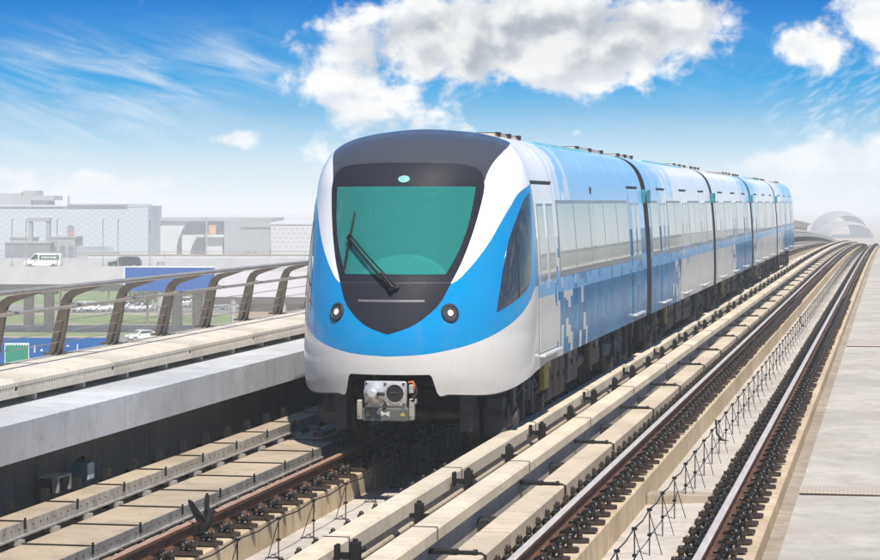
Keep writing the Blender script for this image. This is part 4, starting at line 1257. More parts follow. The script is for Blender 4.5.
# ---- vehicles
M['cwhite'] = pmat('white_car_paint', (0.78, 0.78, 0.77), .25, 0, .04, 1, coat=.6)
M['cblack'] = pmat('black_car_paint', (0.03, 0.032, 0.035), .25, 0, .04, 1, coat=.6)
M['cgrey'] = pmat('silver_car_paint', (0.42, 0.43, 0.44), .25, .3, .04, 1, coat=.6)
M['cglass'] = pmat('car_glass', (0.03, 0.035, 0.04), .08, 0, .05, 1)
M['tyre'] = pmat('tyre', (0.02, 0.02, 0.02), .8)
M['rim'] = pmat('wheel_rim', (0.45, 0.45, 0.46), .35, .6)
M['tail'] = pmat('tail_lamp', (0.45, 0.03, 0.02), .3)
M['vgreen'] = pmat('dark_green_print', (0.02, 0.10, 0.06), .4)
def car_proto(kind, paint):
    """returns (body mesh, [(part name, mesh, offset)]) facing -x"""
    if kind == 'car':
        prof = [(-2.2, .35), (-2.28, .62), (-2.15, .82), (-1.25, .95), (-.62, 1.38), (-.2, 1.46), (.75, 1.44), (1.5, 1.08), (2.12, 1.0), (2.25, .72), (2.2, .35)]
        win = [(-1.08, .97), (-.56, 1.33), (-.18, 1.40), (.70, 1.38), (1.28, 1.07)]; Wd = .88; wx = (-1.38, 1.38); wr = .33
    elif kind == 'suv':
        prof = [(-2.2, .42), (-2.28, .75), (-2.15, 1.0), (-1.2, 1.1), (-.65, 1.66), (-.2, 1.74), (1.75, 1.70), (2.2, 1.12), (2.28, .8), (2.2, .42)]
        win = [(-1.0, 1.12), (-.58, 1.60), (-.18, 1.67), (1.62, 1.63), (1.95, 1.18)]; Wd = .93; wx = (-1.4, 1.4); wr = .38
    else:
        prof = [(-2.55, .40), (-2.62, .85), (-2.35, 1.12), (-1.75, 1.25), (-1.15, 2.05), (-.7, 2.18), (2.45, 2.16), (2.58, 2.0), (2.6, .6), (2.5, .40)]
        win = [(-1.62, 1.28), (-1.1, 1.98), (-.55, 2.02), (-.55, 1.28)]; Wd = .97; wx = (-1.65, 1.6); wr = .36
    b = MB(); b.prism(prof, -Wd, Wd, 'y', 0)
    body = b.mesh('car', [paint])
    parts = []
    g = MB()
    g.prism(win, -Wd - .006, -Wd + .03, 'y'); g.prism(win, Wd - .03, Wd + .006, 'y')
    parts.append(('window', g.mesh('window', [M['cglass']]), (0, 0, 0)))
    i = 3 if kind != 'van' else 3
    (ax_, az), (bx, bz) = prof[3], prof[4]
    def sl(t): return (ax_ + (bx - ax_) * t, az + (bz - az) * t)
    nx, nz = -(bz - az), (bx - ax_); L = math.hypot(nx, nz); nx, nz = nx / L * .008, nz / L * .008
    p0, p1 = sl(.06), sl(.94)
    g = MB(); g.prism([(p0[0] + nx, p0[1] + nz), (p1[0] + nx, p1[1] + nz), (p1[0] - nx, p1[1] - nz), (p0[0] - nx, p0[1] - nz)], -Wd + .1, Wd - .1, 'y')
    parts.append(('windscreen', g.mesh('windscreen', [M['cglass']]), (0, 0, 0)))
    w = MB(); w.lathe([(0, .10), (wr * .62, .09), (wr * .66, .10), (wr, .09), (wr, -.09), (0, -.09)], (0, 0, 0), 'y', 20, 0, True, [1, 1, 0, 0, 0])
    wm = w.mesh('wheel', [M['tyre'], M['rim']])
    for a in wx:
        for s in (-1, 1): parts.append(('wheel', wm, (a, s * (Wd - .08), wr, s)))
    h = MB(); h.bbox(-2.62 if kind == 'van' else -2.29, (-2.62 if kind == 'van' else -2.29) + .12, -.16, .16, .66, .80, .02)
    hm = h.mesh('headlight', [M['rim']])
    for s in (-1, 1): parts.append(('headlight', hm, (0.03, s * .62, 0)))
    h = MB(); h.bbox(prof[-2][0] - .1, prof[-2][0] + .02, -.14, .14, .78, .95, .02)
    hm = h.mesh('tail_lamp', [M['tail']])
    for s in (-1, 1): parts.append(('tail_lamp', hm, (0, s * .65, 0)))
    h = MB(); h.bbox(-.9, -.74, -.1, .1, .98 if kind == 'car' else 1.25, 1.12 if kind == 'car' else 1.4, .03)
    hm = h.mesh('mirror', [paint])
    for s in (-1, 1): parts.append(('mirror', hm, (0, s * (Wd + .08), 0)))
    return body, parts
PROTO = {}
def vehicle(name, kind, paint, label, cat, x, d, z, face, group=None):
    k = (kind, paint.name)
    if k not in PROTO: PROTO[k] = car_proto(kind, paint)
    body, parts = PROTO[k]; p = W(x, 202, d)
    o = tag(link(name, body, None, (p.x, p.y, z), (0, 0, TH + face)), label, cat, group)
    if not o.modifiers:
        bv = o.modifiers.new('round', 'BEVEL'); bv.width = .07; bv.segments = 3; bv.limit_method = 'ANGLE'; bv.angle_limit = R2(25)
    for nm, me, off in parts:
        q = link(nm, me, o, off[:3])
        if len(off) > 3 and off[3] < 0: q.rotation_euler = (0, 0, math.pi)
    return o
FZ = -6.3
van = vehicle('van', 'van', M['cwhite'], 'white van with a dark green side panel driving on the flyover', 'van', 43, 318.4, FZ, 0)
m = MB(); m.box(-.35, 2.40, -.985, -.976, 1.28, 1.92, 0)
for (a, w_) in ((-.05, .22), (.27, .2), (.55, .12), (.75, .24), (1.12, .3), (1.52, .16), (1.75, .2)):
    m.box(a, a + w_, -.992, -.986, 1.46, 1.74, 1)
for (a, w_) in ((-.05, .06), (1.12, .08), (.75, .08)): m.box(a + .06, a + w_ + .06, -.995, -.9925, 1.52, 1.66, 0)
m.build('side_print', [M['vgreen'], M['cwhite']], van)
vehicle('car', 'suv', M['cblack'], 'dark car on the flyover behind the white van', 'car', 125, 318.0, FZ, 0)
vehicle('car', 'car', M['cwhite'], 'white car driving on the road below, seen between the handrail posts', 'car', 142.5, 297, GZ, .55)
for i, (x, d, f) in enumerate(((84, 374, .9), (92, 380, 1.1), (100, 375, .8), (126, 377, 1.2), (134, 381, 1.0), (142, 376, .9), (188, 392, 1.4), (232, 383, .4))):
    vehicle('car', 'suv' if i % 3 == 0 else 'car', M['cwhite'] if i != 7 else M['cgrey'], 'white car standing in the car park below the handrail' if i != 7 else 'silver car standing alone at the right end of the car park', 'car', x, d, GZ + .05, f, 'parked cars below the viaduct' if i != 7 else None)

# ---- flyover
M['flyc'] = pmat('flyover_concrete', (0.50, 0.51, 0.52), .85, 0, .15, .15)
M['flyd'] = pmat('flyover_soffit_shade', (0.33, 0.32, 0.30), .85, 0, .15, .15)  # darker copy of the flyover concrete, its shadow side painted in
fl = frame('flyover', 'long pale concrete flyover crossing behind the handrail', 'flyover', 150, 312, GZ)
H = FZ - GZ
m = MB(); m.box(-95, 75, 0, 16, H - .35, H); m.build('deck', [M['asph']], fl)
m = MB(); m.box(-95, 75, -.32, -.002, H - 1.9, H + .50); m.box(-95, 75, 16.002, 16.3, H - 1.6, H + 1.25)
m.build('parapet', [M['flyc']], fl)
m = MB(); m.prism([(.4, H - .36), (1.8, H - 2.9), (14.2, H - 2.9), (15.6, H - .36)], -95, 75, 'x'); m.build('box_girder', [M['flyd']], fl)
for xx in (-38.2, -35.4, -17.5, -14.7, 3.0, 5.8, 24, 26.8):
    m = MB(); m.cyl((xx, 6, -.2), (xx, 6, H - 2.9), .72, n=20); m.box(xx - 1.0, xx + 1.0, 4.2, 8.0, H - 3.5, H - 2.9); m.build('pier', [M['flyc'] if xx < -36 else M['sand']], fl)
m = MB()
for k in range(34):
    m.box(-95 + k * 5, -94.9 + k * 5, 16.05, 16.15, H + 1.252, H + 2.1)
m.box(-95, 75, 16.06, 16.14, H + 2.1, H + 2.2); m.box(-95, 75, 16.06, 16.14, H + 1.65, H + 1.72)
m.build('guard_rail', [M['galv']], fl)
M['lampgrey'] = pmat('lamp_post_grey', (0.42, 0.43, 0.44), .5, .3, .1, 1)
lm = MB(); lm.cyl((0, 0, 0), (0, 0, 6.6), .075, .05, n=10); lm.tube([(0, 0, 6.6), (.1, -.3, 6.8), (.25, -.9, 6.9)], .045, 8); lm.bbox(.12, .36, -1.35, -.85, 6.86, 6.96, .03)
lm.cyl((0, 0, 0), (0, 0, .8), .17, .14, n=10)
lmm = lm.mesh('street_lamp', [M['lampgrey']])
for i, x in enumerate((12, 26, 57, 103, 118, 150)):
    p = W(x, 202, 312.6); tag(link('street_lamp', lmm, None, (p.x, p.y, FZ + .0), (0, 0, TH)), 'thin grey lamp post standing along the near edge of the flyover', 'lamp post', 'lamp posts along the flyover')
p = W(213 + 26, 202, 420)
# ---- boards
M['bblue'] = pmat('board_blue', (0.0, 0.085, 0.37), .5, 0, .12, .4)
M['bwhite'] = pmat('board_lavender_white', (0.58, 0.59, 0.65), .5, 0, .06, .4)
M['edgew'] = pmat('board_edge_white', (0.78, 0.78, 0.80), .5)
bl = frame('billboard', 'plain blue billboard with a white edge on a grey pole', 'billboard', 169, 240, GZ)
px = 240 / F
def bz(y, d): return CAMZ + (202 - y) / F * d - GZ
m = MB(); m.box(-45 * px, 46 * px, 0, .25, bz(291, 240), bz(267.6, 240)); m.build('panel', [M['bblue']], bl, rot=(0, 0, -.12))
m = MB(); m.box(-45.8 * px, 46 * px, -.03, .28, bz(267.6, 240) + .005, bz(266.2, 240)); m.box(-46.2 * px, -45.1 * px, -.03, .28, bz(291, 240), bz(266.2, 240)); m.build('edge', [M['edgew']], bl, rot=(0, 0, -.12))
m = MB(); m.cyl((-9 * px, .6, 0), (-9 * px, .6, bz(262, 240)), .38, n=16); m.build('pole', [M['lampgrey']], bl)
wb = frame('billboard', 'long blank lavender white board beside the blue billboard', 'billboard', 263, 240, GZ)
m = MB(); m.box(-48 * px, 60 * px, 0, .25, bz(297, 240), bz(271.5, 240)); m.build('panel', [M['bwhite']], wb, rot=(0, 0, -.03))
m = MB()
for xx in (-30, 20): m.cyl((xx * px, .6, 0), (xx * px, .6, bz(290, 240)), .3, n=12)
m.build('pole', [M['lampgrey']], wb)
# retaining wall and low bridge beneath the white board
M['tanwall'] = pmat('tan_wall', (0.34, 0.27, 0.21), .9, 0, .2, .3)
rw = frame('retaining_wall', 'tan retaining wall below the lavender white board', 'wall', 285, 268, GZ)
q = 268 / F
def bz2(y): return CAMZ + (202 - y) / F * 268 - GZ
m = MB(); m.box(-46 * q, 70 * q, 0, 6, 0, bz2(304)); m.build('body', [M['tanwall']], rw)
m = MB(); m.box(-72 * q, 74 * q, -.6, 6.5, bz2(304) + .01, bz2(297.5)); m.build('beam', [M['bronze']], rw)
# blue motorway sign close to the viaduct
M['sblue'] = pmat('sign_blue', (0.003, 0.10, 0.34), .4, 0, .1, .5)
M['sgreen'] = pmat('sign_green', (0.01, 0.24, 0.15), .4, 0, .1, .5)
M['swhite'] = pmat('sign_white', (0.62, 0.70, 0.80), .45)
sg = frame('road_sign', 'large blue road sign with a green panel, cut off by the parapet', 'sign', 30, 120, GZ)
q = 120 / F
def bz3(y): return CAMZ + (202 - y) / F * 120 - GZ
m = MB(); m.box(-90 * q, 76 * q, 0, .18, bz3(400), bz3(338)); m.build('board', [M['sblue']], sg)
m = MB(); m.box(-24.5 * q, -1.6 * q, -.03, -.002, bz3(390), bz3(344.2)); m.build('green_panel', [M['sgreen']], sg)
m = MB()
m.box(-25.3 * q, -24.5 * q, -.032, -.002, bz3(392), bz3(343)); m.box(-1.6 * q, -.8 * q, -.032, -.002, bz3(392), bz3(343)); m.box(-24.5 * q, -1.6 * q, -.034, -.002, bz3(344.2), bz3(343))
for k in range(8):
    xx = -23.2 + k * 2.8; m.prism([((xx - 1.2) * q, bz3(344.2)), ((xx + 1.2) * q, bz3(344.2)), (xx * q, bz3(346.0))], -.036, -.031, 'y')
m.build('panel_border', [M['swhite']], sg)
m = MB()
m.box(4.2 * q, 5.4 * q, -.03, -.002, bz3(352.5), bz3(345)); m.prism([(10 * q, bz3(351.2)), (13.5 * q, bz3(351.2)), (11.6 * q, bz3(348.6))], -.03, -.002, 'y')
m.prism([(36 * q, bz3(346.5)), (39.5 * q, bz3(346.5)), (38 * q, bz3(344.6))], -.03, -.002, 'y'); m.box(47.0 * q, 48.0 * q, -.03, -.002, bz3(350), bz3(344))
m.build('lettering', [M['swhite']], sg)
m = MB()
for xx in (-60, 50): m.cyl((xx * q, .5, 0), (xx * q, .5, bz3(345)), .25, n=12)
m.build('pole', [M['lampgrey']], sg)

# ---- trees below
M['leaf'] = pmat('tree_leaf', (0.105, 0.115, 0.045), .8, 0, .5, .6, c2=(0.05, 0.06, 0.022))
M['bark'] = pmat('tree_bark', (0.17, 0.12, 0.08), .9, 0, .3, 2)
def tree(x, d, h, w, seed, label, z=GZ):
    r = random.Random(seed); p = W(x, 202, d)
    t = thing('tree', label, 'tree', (p.x, p.y, z))
    m = MB(); m.tube([(0, 0, 0), (.1, .05, h * .25), (.05, -.1, h * .5), (.2, .1, h * .75)], .2, 8, 0, [.24, .18, .13, .05])
    for k in range(6):
        a = r.uniform(0, 6.28); m.tube([(.05, 0, h * .4), (math.cos(a) * w * .25, math.sin(a) * w * .25, h * .58), (math.cos(a) * w * .42, math.sin(a) * w * .42, h * .72)], .05, 6, 0, [.10, .06, .02])
    m.build('trunk', [M['bark']], t)
    m = MB()
    cl = [(r.gauss(0, .24) * w, r.gauss(0, .24) * w, h * r.uniform(.5, .95), r.uniform(.16, .28) * w) for _ in range(11)]
    for _ in range(900):
        c = r.choice(cl); v = Vector((r.gauss(0, 1), r.gauss(0, 1), r.gauss(0, .7))).normalized() * c[3] * r.random() ** .4
        q = Vector(c[:3]) + v; s = r.uniform(.10, .22)
        e = Euler((r.uniform(0, 6.3), r.uniform(0, 6.3), 0)).to_matrix()
        m.add([(q + e @ Vector(k)) [:] for k in ((-s, -s * .6, 0), (s, -s * .5, .03), (s * .8, s * .6, 0), (-s * .7, s * .5, .04))], [(0, 1, 2, 3)])
    m.build('crown', [M['leaf']], t, fix=False)
for i, a in enumerate(((147, 338, 6.8, 6.5, 'olive green tree with a thin trunk, above the white car on the road'), (176, 352, 6.4, 7.5, 'broad olive tree between the handrail posts under the blue billboard'), (196, 362, 6.0, 7.0, 'small olive tree behind the broad one near the tan wall'), (158, 380, 6.5, 6.0, 'tree behind the parked cars below the blue billboard'), (108, 402, 7.5, 9.0, 'wide bushy tree far behind the parked white cars'), (60, 405, 7.0, 8.0, 'bushy tree behind the flyover piers'), (230, 400, 6.5, 8, 'pale olive tree at the right end of the car park'))):
    tree(*a[:4], 60 + i, a[4])

# ---- far buildings
def patmat(name, c, c2, kind):
    m, nt, b = newmat(name); co = nt.coord('Object'); x, y, z = nt.sep(co)
    if kind == 'diamond':
        k = 1.15
        a = nt.math('SINE', nt.math('MULTIPLY', nt.math('ADD', x, nt.math('MULTIPLY', z, 1.6)), k)); d = nt.math('SINE', nt.math('MULTIPLY', nt.math('SUBTRACT', x, nt.math('MULTIPLY', z, 1.6)), k))
        f = nt.ss(nt.math('MAXIMUM', nt.math('ABSOLUTE', a), nt.math('ABSOLUTE', d)), .90, 1.0)
        col = nt.mix(f, c, c2)
    elif kind == 'dots':
        a = nt.math('SUBTRACT', nt.math('FRACT', nt.math('MULTIPLY', x, .55)), .5)
        row = nt.math('FLOOR', nt.math('MULTIPLY', z, .7))
        a = nt.math('SUBTRACT', nt.math('FRACT', nt.math('ADD', nt.math('MULTIPLY', x, .55), nt.math('MULTIPLY', row, .5))), .5)
        d = nt.math('SUBTRACT', nt.math('FRACT', nt.math('MULTIPLY', z, .7)), .5)
        r = nt.math('SQRT', nt.math('ADD', nt.math('MULTIPLY', a, a), nt.math('MULTIPLY', d, d)))
        col = nt.mix(nt.ss(r, .22, .30), c2, c)
    elif kind == 'panel':
        a = nt.math('FRACT', nt.math('MULTIPLY', x, .28)); d = nt.math('FRACT', nt.math('MULTIPLY', z, .45))
        f = nt.math('MAXIMUM', nt.math('LESS_THAN', a, .05), nt.math('LESS_THAN', d, .07))
        col = nt.mix(f, c, c2)
        cell = nt.white(nt.comb(nt.math('FLOOR', nt.math('MULTIPLY', x, .28)), nt.math('FLOOR', nt.math('MULTIPLY', z, .45)), 1.0))
        col = nt.mix(nt.math('MULTIPLY', cell, .35), col, tuple(q * .7 for q in c))
    elif kind == 'bands':
        d = nt.math('FRACT', nt.math('MULTIPLY', z, .8)); col = nt.mix(nt.math('LESS_THAN', d, .25), c, c2)
    nt.put(b.inputs['Base Color'], col); b.inputs['Roughness'].default_value = .6
    return m
M['diam'] = patmat('diamond_cladding', (0.44, 0.50, 0.55), (0.33, 0.40, 0.46), 'diamond')
M['perf'] = patmat('perforated_screen', (0.50, 0.51, 0.54), (0.33, 0.34, 0.38), 'dots')
M['gpan'] = patmat('grey_panels', (0.27, 0.29, 0.32), (0.20, 0.22, 0.25), 'panel')
M['gband'] = patmat('banded_glass', (0.24, 0.29, 0.32), (0.40, 0.42, 0.44), 'bands')
M['bgrey'] = pmat('far_grey', (0.30, 0.31, 0.32), .8, 0, .15, .1)
M['bwht'] = pmat('far_white', (0.52, 0.56, 0.60), .8, 0, .08, .1)
M['bblu'] = pmat('far_blue_grey', (0.13, 0.16, 0.22), .7, 0, .25, .2)
M['bdk'] = pmat('far_dark', (0.17, 0.18, 0.20), .7, 0, .2, .1)
M['bred'] = pmat('far_red', (0.45, 0.10, 0.10), .7)
M['bor'] = pmat('far_orange', (0.55, 0.24, 0.08), .7)
D1 = 700
s1 = D1 / F
def h1(y): return CAMZ + (202 - y) * s1 - GZ
hall = frame('exhibition_hall', 'wide white hall with diamond cladding and plant on its flat roof', 'building', 60, D1, GZ)
def X1(x): return (x - 60) * s1
m = MB(); m.prism([(X1(-60), 0), (X1(-60), 70), (X1(134), 70), (X1(144), 30), (X1(148), 0)], 0, h1(206.5), 'z'); m.build('wall', [M['diam']], hall)
m = MB(); m.box(X1(-61), X1(66), -.5, 70, h1(206.5) + .01, h1(205.3)); m.box(X1(67), X1(128), -.5, 60, h1(206.5) + .01, h1(204)); m.box(X1(128), X1(147), -.2, 40, h1(206.5) + .01, h1(205.8)); m.build('roof', [M['bwht'], M['bgrey']], hall)
m = MB(); m.box(X1(68), X1(128), -.8, 2, h1(205.2), h1(203.8)); m.box(X1(68), X1(69.2), -.8, .4, h1(204), h1(195.5)); m.build('roof_edge', [M['bgrey']], hall)
m = MB()
m.cyl((X1(2), 15, h1(205)), (X1(2), 15, h1(193)), 6, 5.2, n=24); m.box(X1(10), X1(28), 5, 25, h1(205), h1(195)); m.box(X1(18), X1(31), 8, 22, h1(195) , h1(190.5)); m.box(X1(28), X1(51), 5, 22, h1(200.2), h1(195.5)); m.box(X1(29), X1(44), 6, 20, h1(205), h1(200.3)); m.cyl((X1(24), 12, h1(205)), (X1(24), 12, h1(192)), 3, n=16)
m.build('roof_plant', [M['bgrey']], hall)
m = MB(); m.cyl((X1(71), -.4, h1(228)), (X1(71), -.9, h1(228)), 1.25 * s1 * 2.6, n=24); m.build('blue_disc', [M['bblu']], hall)
m = MB(); m.box(X1(68.5), X1(74.5), -.8, -.3, h1(235), h1(229.5)); m.build('red_panel', [M['bred']], hall)
D2 = 560; s2 = D2 / F
def h2(y): return CAMZ + (202 - y) * s2 - GZ
gt = frame('entrance_gate', 'tall grey portal gate in front of the white hall', 'gate', 39, D2, GZ)
m = MB(); m.box(-11 * s2, -7.2 * s2, 0, 2, 0, h2(218)); m.box(6.8 * s2, 10.6 * s2, 0, 2, 0, h2(218)); m.build('post', [M['bgrey']], gt)
m = MB(); m.box(-11.4 * s2, 11 * s2, -.2, 2.2, h2(221.6), h2(217.8)); m.build('beam', [M['bgrey']], gt)
def block(name, label, cat, x0, x1, ytop, d, mat, depth=10, wins=0, parts=None):
    s = d / F; f = frame(name, label, cat, (x0 + x1) / 2, d, GZ); h = CAMZ + (202 - ytop) * s - GZ; w = (x1 - x0) * s / 2
    m = MB(); m.box(-w, w, 0, depth, 0, h); m.build('wall', [mat], f)
    m = MB(); m.box(-w - .2, w + .2, -.2, depth, h + .01, h + .35); m.build('roof', [M['bgrey']], f)
    for k in range(wins):
        a = -w + (k + .5) * 2 * w / wins
        m = MB(); m.box(a - w / wins * .6, a + w / wins * .6, -.06, .1, h * .25, h * .8); m.build('window', [M['bblu']], f)
    return f
block('site_office', 'low dark building with blue grey windows at the far left', 'building', 5, 50, 243.5, 545, M['bdk'], 12, 4)
block('site_office', 'grey building with its taller box right of the portal gate', 'building', 50.5, 75, 238, 550, M['bgrey'], 12, 3)
block('site_office', 'narrow upper storey block behind the portal gate at the far left', 'building', 10, 32, 238.5, 590, M['bgrey'], 10, 2)
s3 = 540 / F
cv = frame('curved_pavilion', 'dark pavilion with a curved roof right of the grey box', 'building', 96, 540, GZ)
h = CAMZ + (202 - 246.5) * s3 - GZ
m = MB(); m.prism([(-20 * s3, 0), (-20 * s3, h), (4 * s3, h), (11 * s3, h - .5), (17 * s3, h - 1.4), (20 * s3, h - 2.6), (21 * s3, 0)], 0, 10, 'y'); m.build('shell', [M['gband']], cv)
lw = frame('boundary_wall', 'long pale boundary wall behind the flyover', 'wall', 190, 500, GZ)
s4 = 500 / F
h = CAMZ + (202 - 255.5) * s4 - GZ
m = MB(); m.box(-102 * s4, 130 * s4, 0, .5, 0, h); m.build('body', [M['tanwall'] if False else M['bwht']], lw)
m = MB(); m.box(-102.5 * s4, 130 * s4, -.1, .6, h + .005, h + .3); m.build('cap', [M['tray']], lw)
# second complex
D4 = 760; s5 = D4 / F
def h5(y): return CAMZ + (202 - y) * s5 - GZ
cx = frame('convention_centre', 'grey convention centre with curved white arches and flat roof', 'building', 208, D4, GZ)
def X5(x): return (x - 208) * s5
m = MB(); m.box(X5(146), X5(272), -1, 60, h5(221), h5(218.3)); m.build('roof', [M['bgrey']], cx)
m = MB(); m.prism([(X5(143), 0), (X5(145), h5(240)), (X5(149), h5(222)), (X5(160), h5(221.1)), (X5(160), 0)], 4, 30, 'y'); m.build('glass_tower', [M['gband']], cx)
def arch(x0, x1, yt, xr, depth0, depth1, name, mat):
    pts = [(X5(x0), 0), (X5(x0), h5(yt))]
    for k in range(9):
        t = k / 8 * math.pi / 2; pts.append((X5(x1) - (X5(xr) - X5(x1)) * -1 * 0 + (X5(xr) - X5(x1)) * (1 - math.sin(math.pi / 2 - t)) * 0, h5(yt))) if False else None
    o = MB(); vs = []
    n = 14
    for k in range(n + 1):
        t = k / n * math.pi / 2
        xo = X5(x1) - (X5(x1) - X5(xr)) * math.sin(t); zo = h5(yt) * math.cos(math.pi / 2 - t) if False else h5(yt) * (math.sin(t) ** .55)
        vs.append((xo, zo))
    poly = [(X5(x0), 0), (X5(x0), h5(yt) - .01)] + list(reversed([(X5(x0) + .0, h5(yt))])) 
    cur = [(X5(xr) + (X5(x1) - X5(xr)) * (1 - math.sin(k / n * math.pi / 2)), h5(yt) * (1 - (1 - k / n) ** 1.0) if False else h5(yt) * math.sin(k / n * math.pi / 2) ** .8) for k in range(n + 1)]
    cur = [(X5(xr) + (X5(x1) - X5(xr)) * k / n, h5(yt) * (k / n) ** .5) for k in range(n + 1)]
    o.prism([(X5(x0), 0)] + [(X5(xr), 0)] + cur[1:] + [(X5(x0), h5(yt))], depth0, depth1, 'y')
    o.build(name, mat, cx)
arch(158, 187, 221.2, 176, 0, 34, 'arch', [M['bwht']])
m = MB(); m.box(X5(160), X5(226), 8, 40, 0, h5(221.1)); m.build('wall', [M['gpan']], cx)
arch(184, 200, 235, 192, -6, 6, 'arch', [M['bwht']])
m = MB(); m.box(X5(199), X5(225), -4, 6, h5(237), h5(234.5)); m.box(X5(208), X5(223), -2, 6, 0, h5(237.1)); m.build('canopy', [M['bwht']], cx)
m = MB(); m.box(X5(225), X5(271.5), -3, 50, 0, h5(221.1)); m.build('dark_block', [M['gpan']], cx)
m = MB(); m.box(X5(242), X5(272), -3.5, 50, h5(227), h5(221.1)); m.build('upper_band', [M['bgrey']], cx)
m = MB(); m.box(X5(209), X5(216), -.6, 7, h5(234), h5(225)); m.build('orange_panel', [M['bor']], cx)
m = MB(); m.cyl((X5(209), -8, 0), (X5(209), -8, h5(216.5)), .28, n=10); tag(m.build('flagpole', [M['bgrey']], None), 'tall thin mast before the convention centre', 'mast').matrix_world = cx.matrix_basis if False else Matrix.Translation(cx.location) @ Matrix.Rotation(TH, 4, 'Z')
sc2 = frame('screen_wall', 'white perforated screen wall right of the dark block', 'wall', 300, 740, GZ)
s6 = 740 / F
m = MB(); m.box(-29 * s6, 60 * s6, 0, 40, 0, CAMZ + (202 - 224.5) * s6 - GZ); m.build('panel', [M['perf']], sc2)
m = MB(); m.box(-29.3 * s6, 60 * s6, -.3, 40, CAMZ + (202 - 224.5) * s6 - GZ + .01, CAMZ + (202 - 222) * s6 - GZ); m.build('cornice', [M['bwht']], sc2)
for i, (x, d, hh, ww, lb) in enumerate(((243, 540, 5.5, 6, 'pale green tree in front of the dark block'), (264, 545, 4.5, 5, 'small pale tree left of the perforated wall'), (252, 552, 4.0, 6, 'low pale bush between two trees before the dark block'))):
    tree(x, d, hh, ww, 90 + i, lb)

# ---- station far down the line: a shell over the tracks
M['shell'] = pmat('station_shell', (0.30, 0.28, 0.25), .6, .1, .12, .2)
M['shell2'] = pmat('station_glass', (0.24, 0.27, 0.30), .4, .1, .12, .2)
st = frame('metro_station', 'hazy shell roofed station arching over the line far ahead', 'station', 851, 1150, GZ)
s7 = 1150 / F
def shell(w, h, y0, y1, name, mat, t=.6, xo=0):
    m = MB(); n = 24; ny = 12; vs = []
    for j in range(ny + 1):
        q = j / ny; sc_ = .86 + .14 * math.sin(math.pi * q)
        for k in range(n + 1):
            a = math.pi * k / n
            vs.append((xo - w * sc_ * math.cos(a), y0 + (y1 - y0) * q, h * sc_ * math.sin(a) ** .8))
    m.add(vs, [(j * (n + 1) + k, j * (n + 1) + k + 1, (j + 1) * (n + 1) + k + 1, (j + 1) * (n + 1) + k) for j in range(ny) for k in range(n)], 0, True)
    o = m.build(name, mat, st); sol = o.modifiers.new('thick', 'SOLIDIFY'); sol.thickness = t; return o
def h7(y): return CAMZ + (202 - y) * s7 - GZ
shell(25 * s7, h7(211), 10, 60, 'roof_shell', [M['shell']])
shell(25 * s7, h7(221), -14, 30, 'lower_shell', [M['shell']], .6, -4 * s7)
m = MB(); m.box(-26 * s7, 28 * s7, 15, 60, 0, h7(236)); m.build('concourse', [M['shell2']], st)

# ---- air
m = MB(); m.box(-2550, 2550, -320, 3550, GZ - 1, 7.4)
mm = bpy.data.materials.new('haze_air'); mm.use_nodes = True
nn = mm.node_tree.nodes; nn.clear()
out = nn.new('ShaderNodeOutputMaterial'); pv = nn.new('ShaderNodeVolumePrincipled')
pv.inputs['Color'].default_value = (0.88, 0.94, 1.0, 1); pv.inputs['Density'].default_value = HAZE; pv.inputs['Anisotropy'].default_value = -0.5
mm.node_tree.links.new(pv.outputs[0], out.inputs['Volume'])
hz = m.build('haze', mm); tag(hz, kind='stuff')

# ================================================================== sun, sky, camera
SUNV = Vector((.25, -.53, .85)).normalized()
sd = bpy.data.lights.new('sun', 'SUN'); sd.energy = 4.9; sd.angle = R2(.55); sd.color = (1, .92, .80)
so = bpy.data.objects.new('sun', sd); COL.objects.link(so)
so.rotation_euler = (-SUNV).to_track_quat('-Z', 'Y').to_euler(); so.location = (20, -40, 60)
elev = math.asin(SUNV.z); azim = math.atan2(SUNV.x, SUNV.y)

w = bpy.data.worlds.new('World'); SC.world = w; w.use_nodes = True
nt = NT(w.node_tree); nt.n.clear()
outw = nt.n.new('ShaderNodeOutputWorld'); bg = nt.n.new('ShaderNodeBackground'); bg.inputs[1].default_value = .10
nt.l.new(bg.outputs[0], outw.inputs[0])
d = nt.coord('Generated'); x, y, z = nt.sep(d)
sky = nt.n.new('ShaderNodeTexSky'); sky.sky_type = 'NISHITA'; sky.sun_disc = False
sky.sun_elevation = elev; sky.sun_rotation = azim; sky.altitude = 0; sky.air_density = 1.0; sky.dust_density = .6; sky.ozone_density = 1.0
# the blue deepens fast above the horizon: elevation is stretched before the sky is looked up
zz = nt.math('MULTIPLY_ADD', nt.math('MAXIMUM', z, 0.0), SKYK, .02)
nt.put(sky.inputs[0], nt.vm('NORMALIZE', nt.comb(x, y, zz)))
hs = nt.n.new('ShaderNodeHueSaturation'); hs.inputs['Saturation'].default_value = 1.35; hs.inputs['Value'].default_value = 1.0
nt.l.new(sky.outputs[0], hs.inputs['Color'])
skyc = hs.outputs[0]
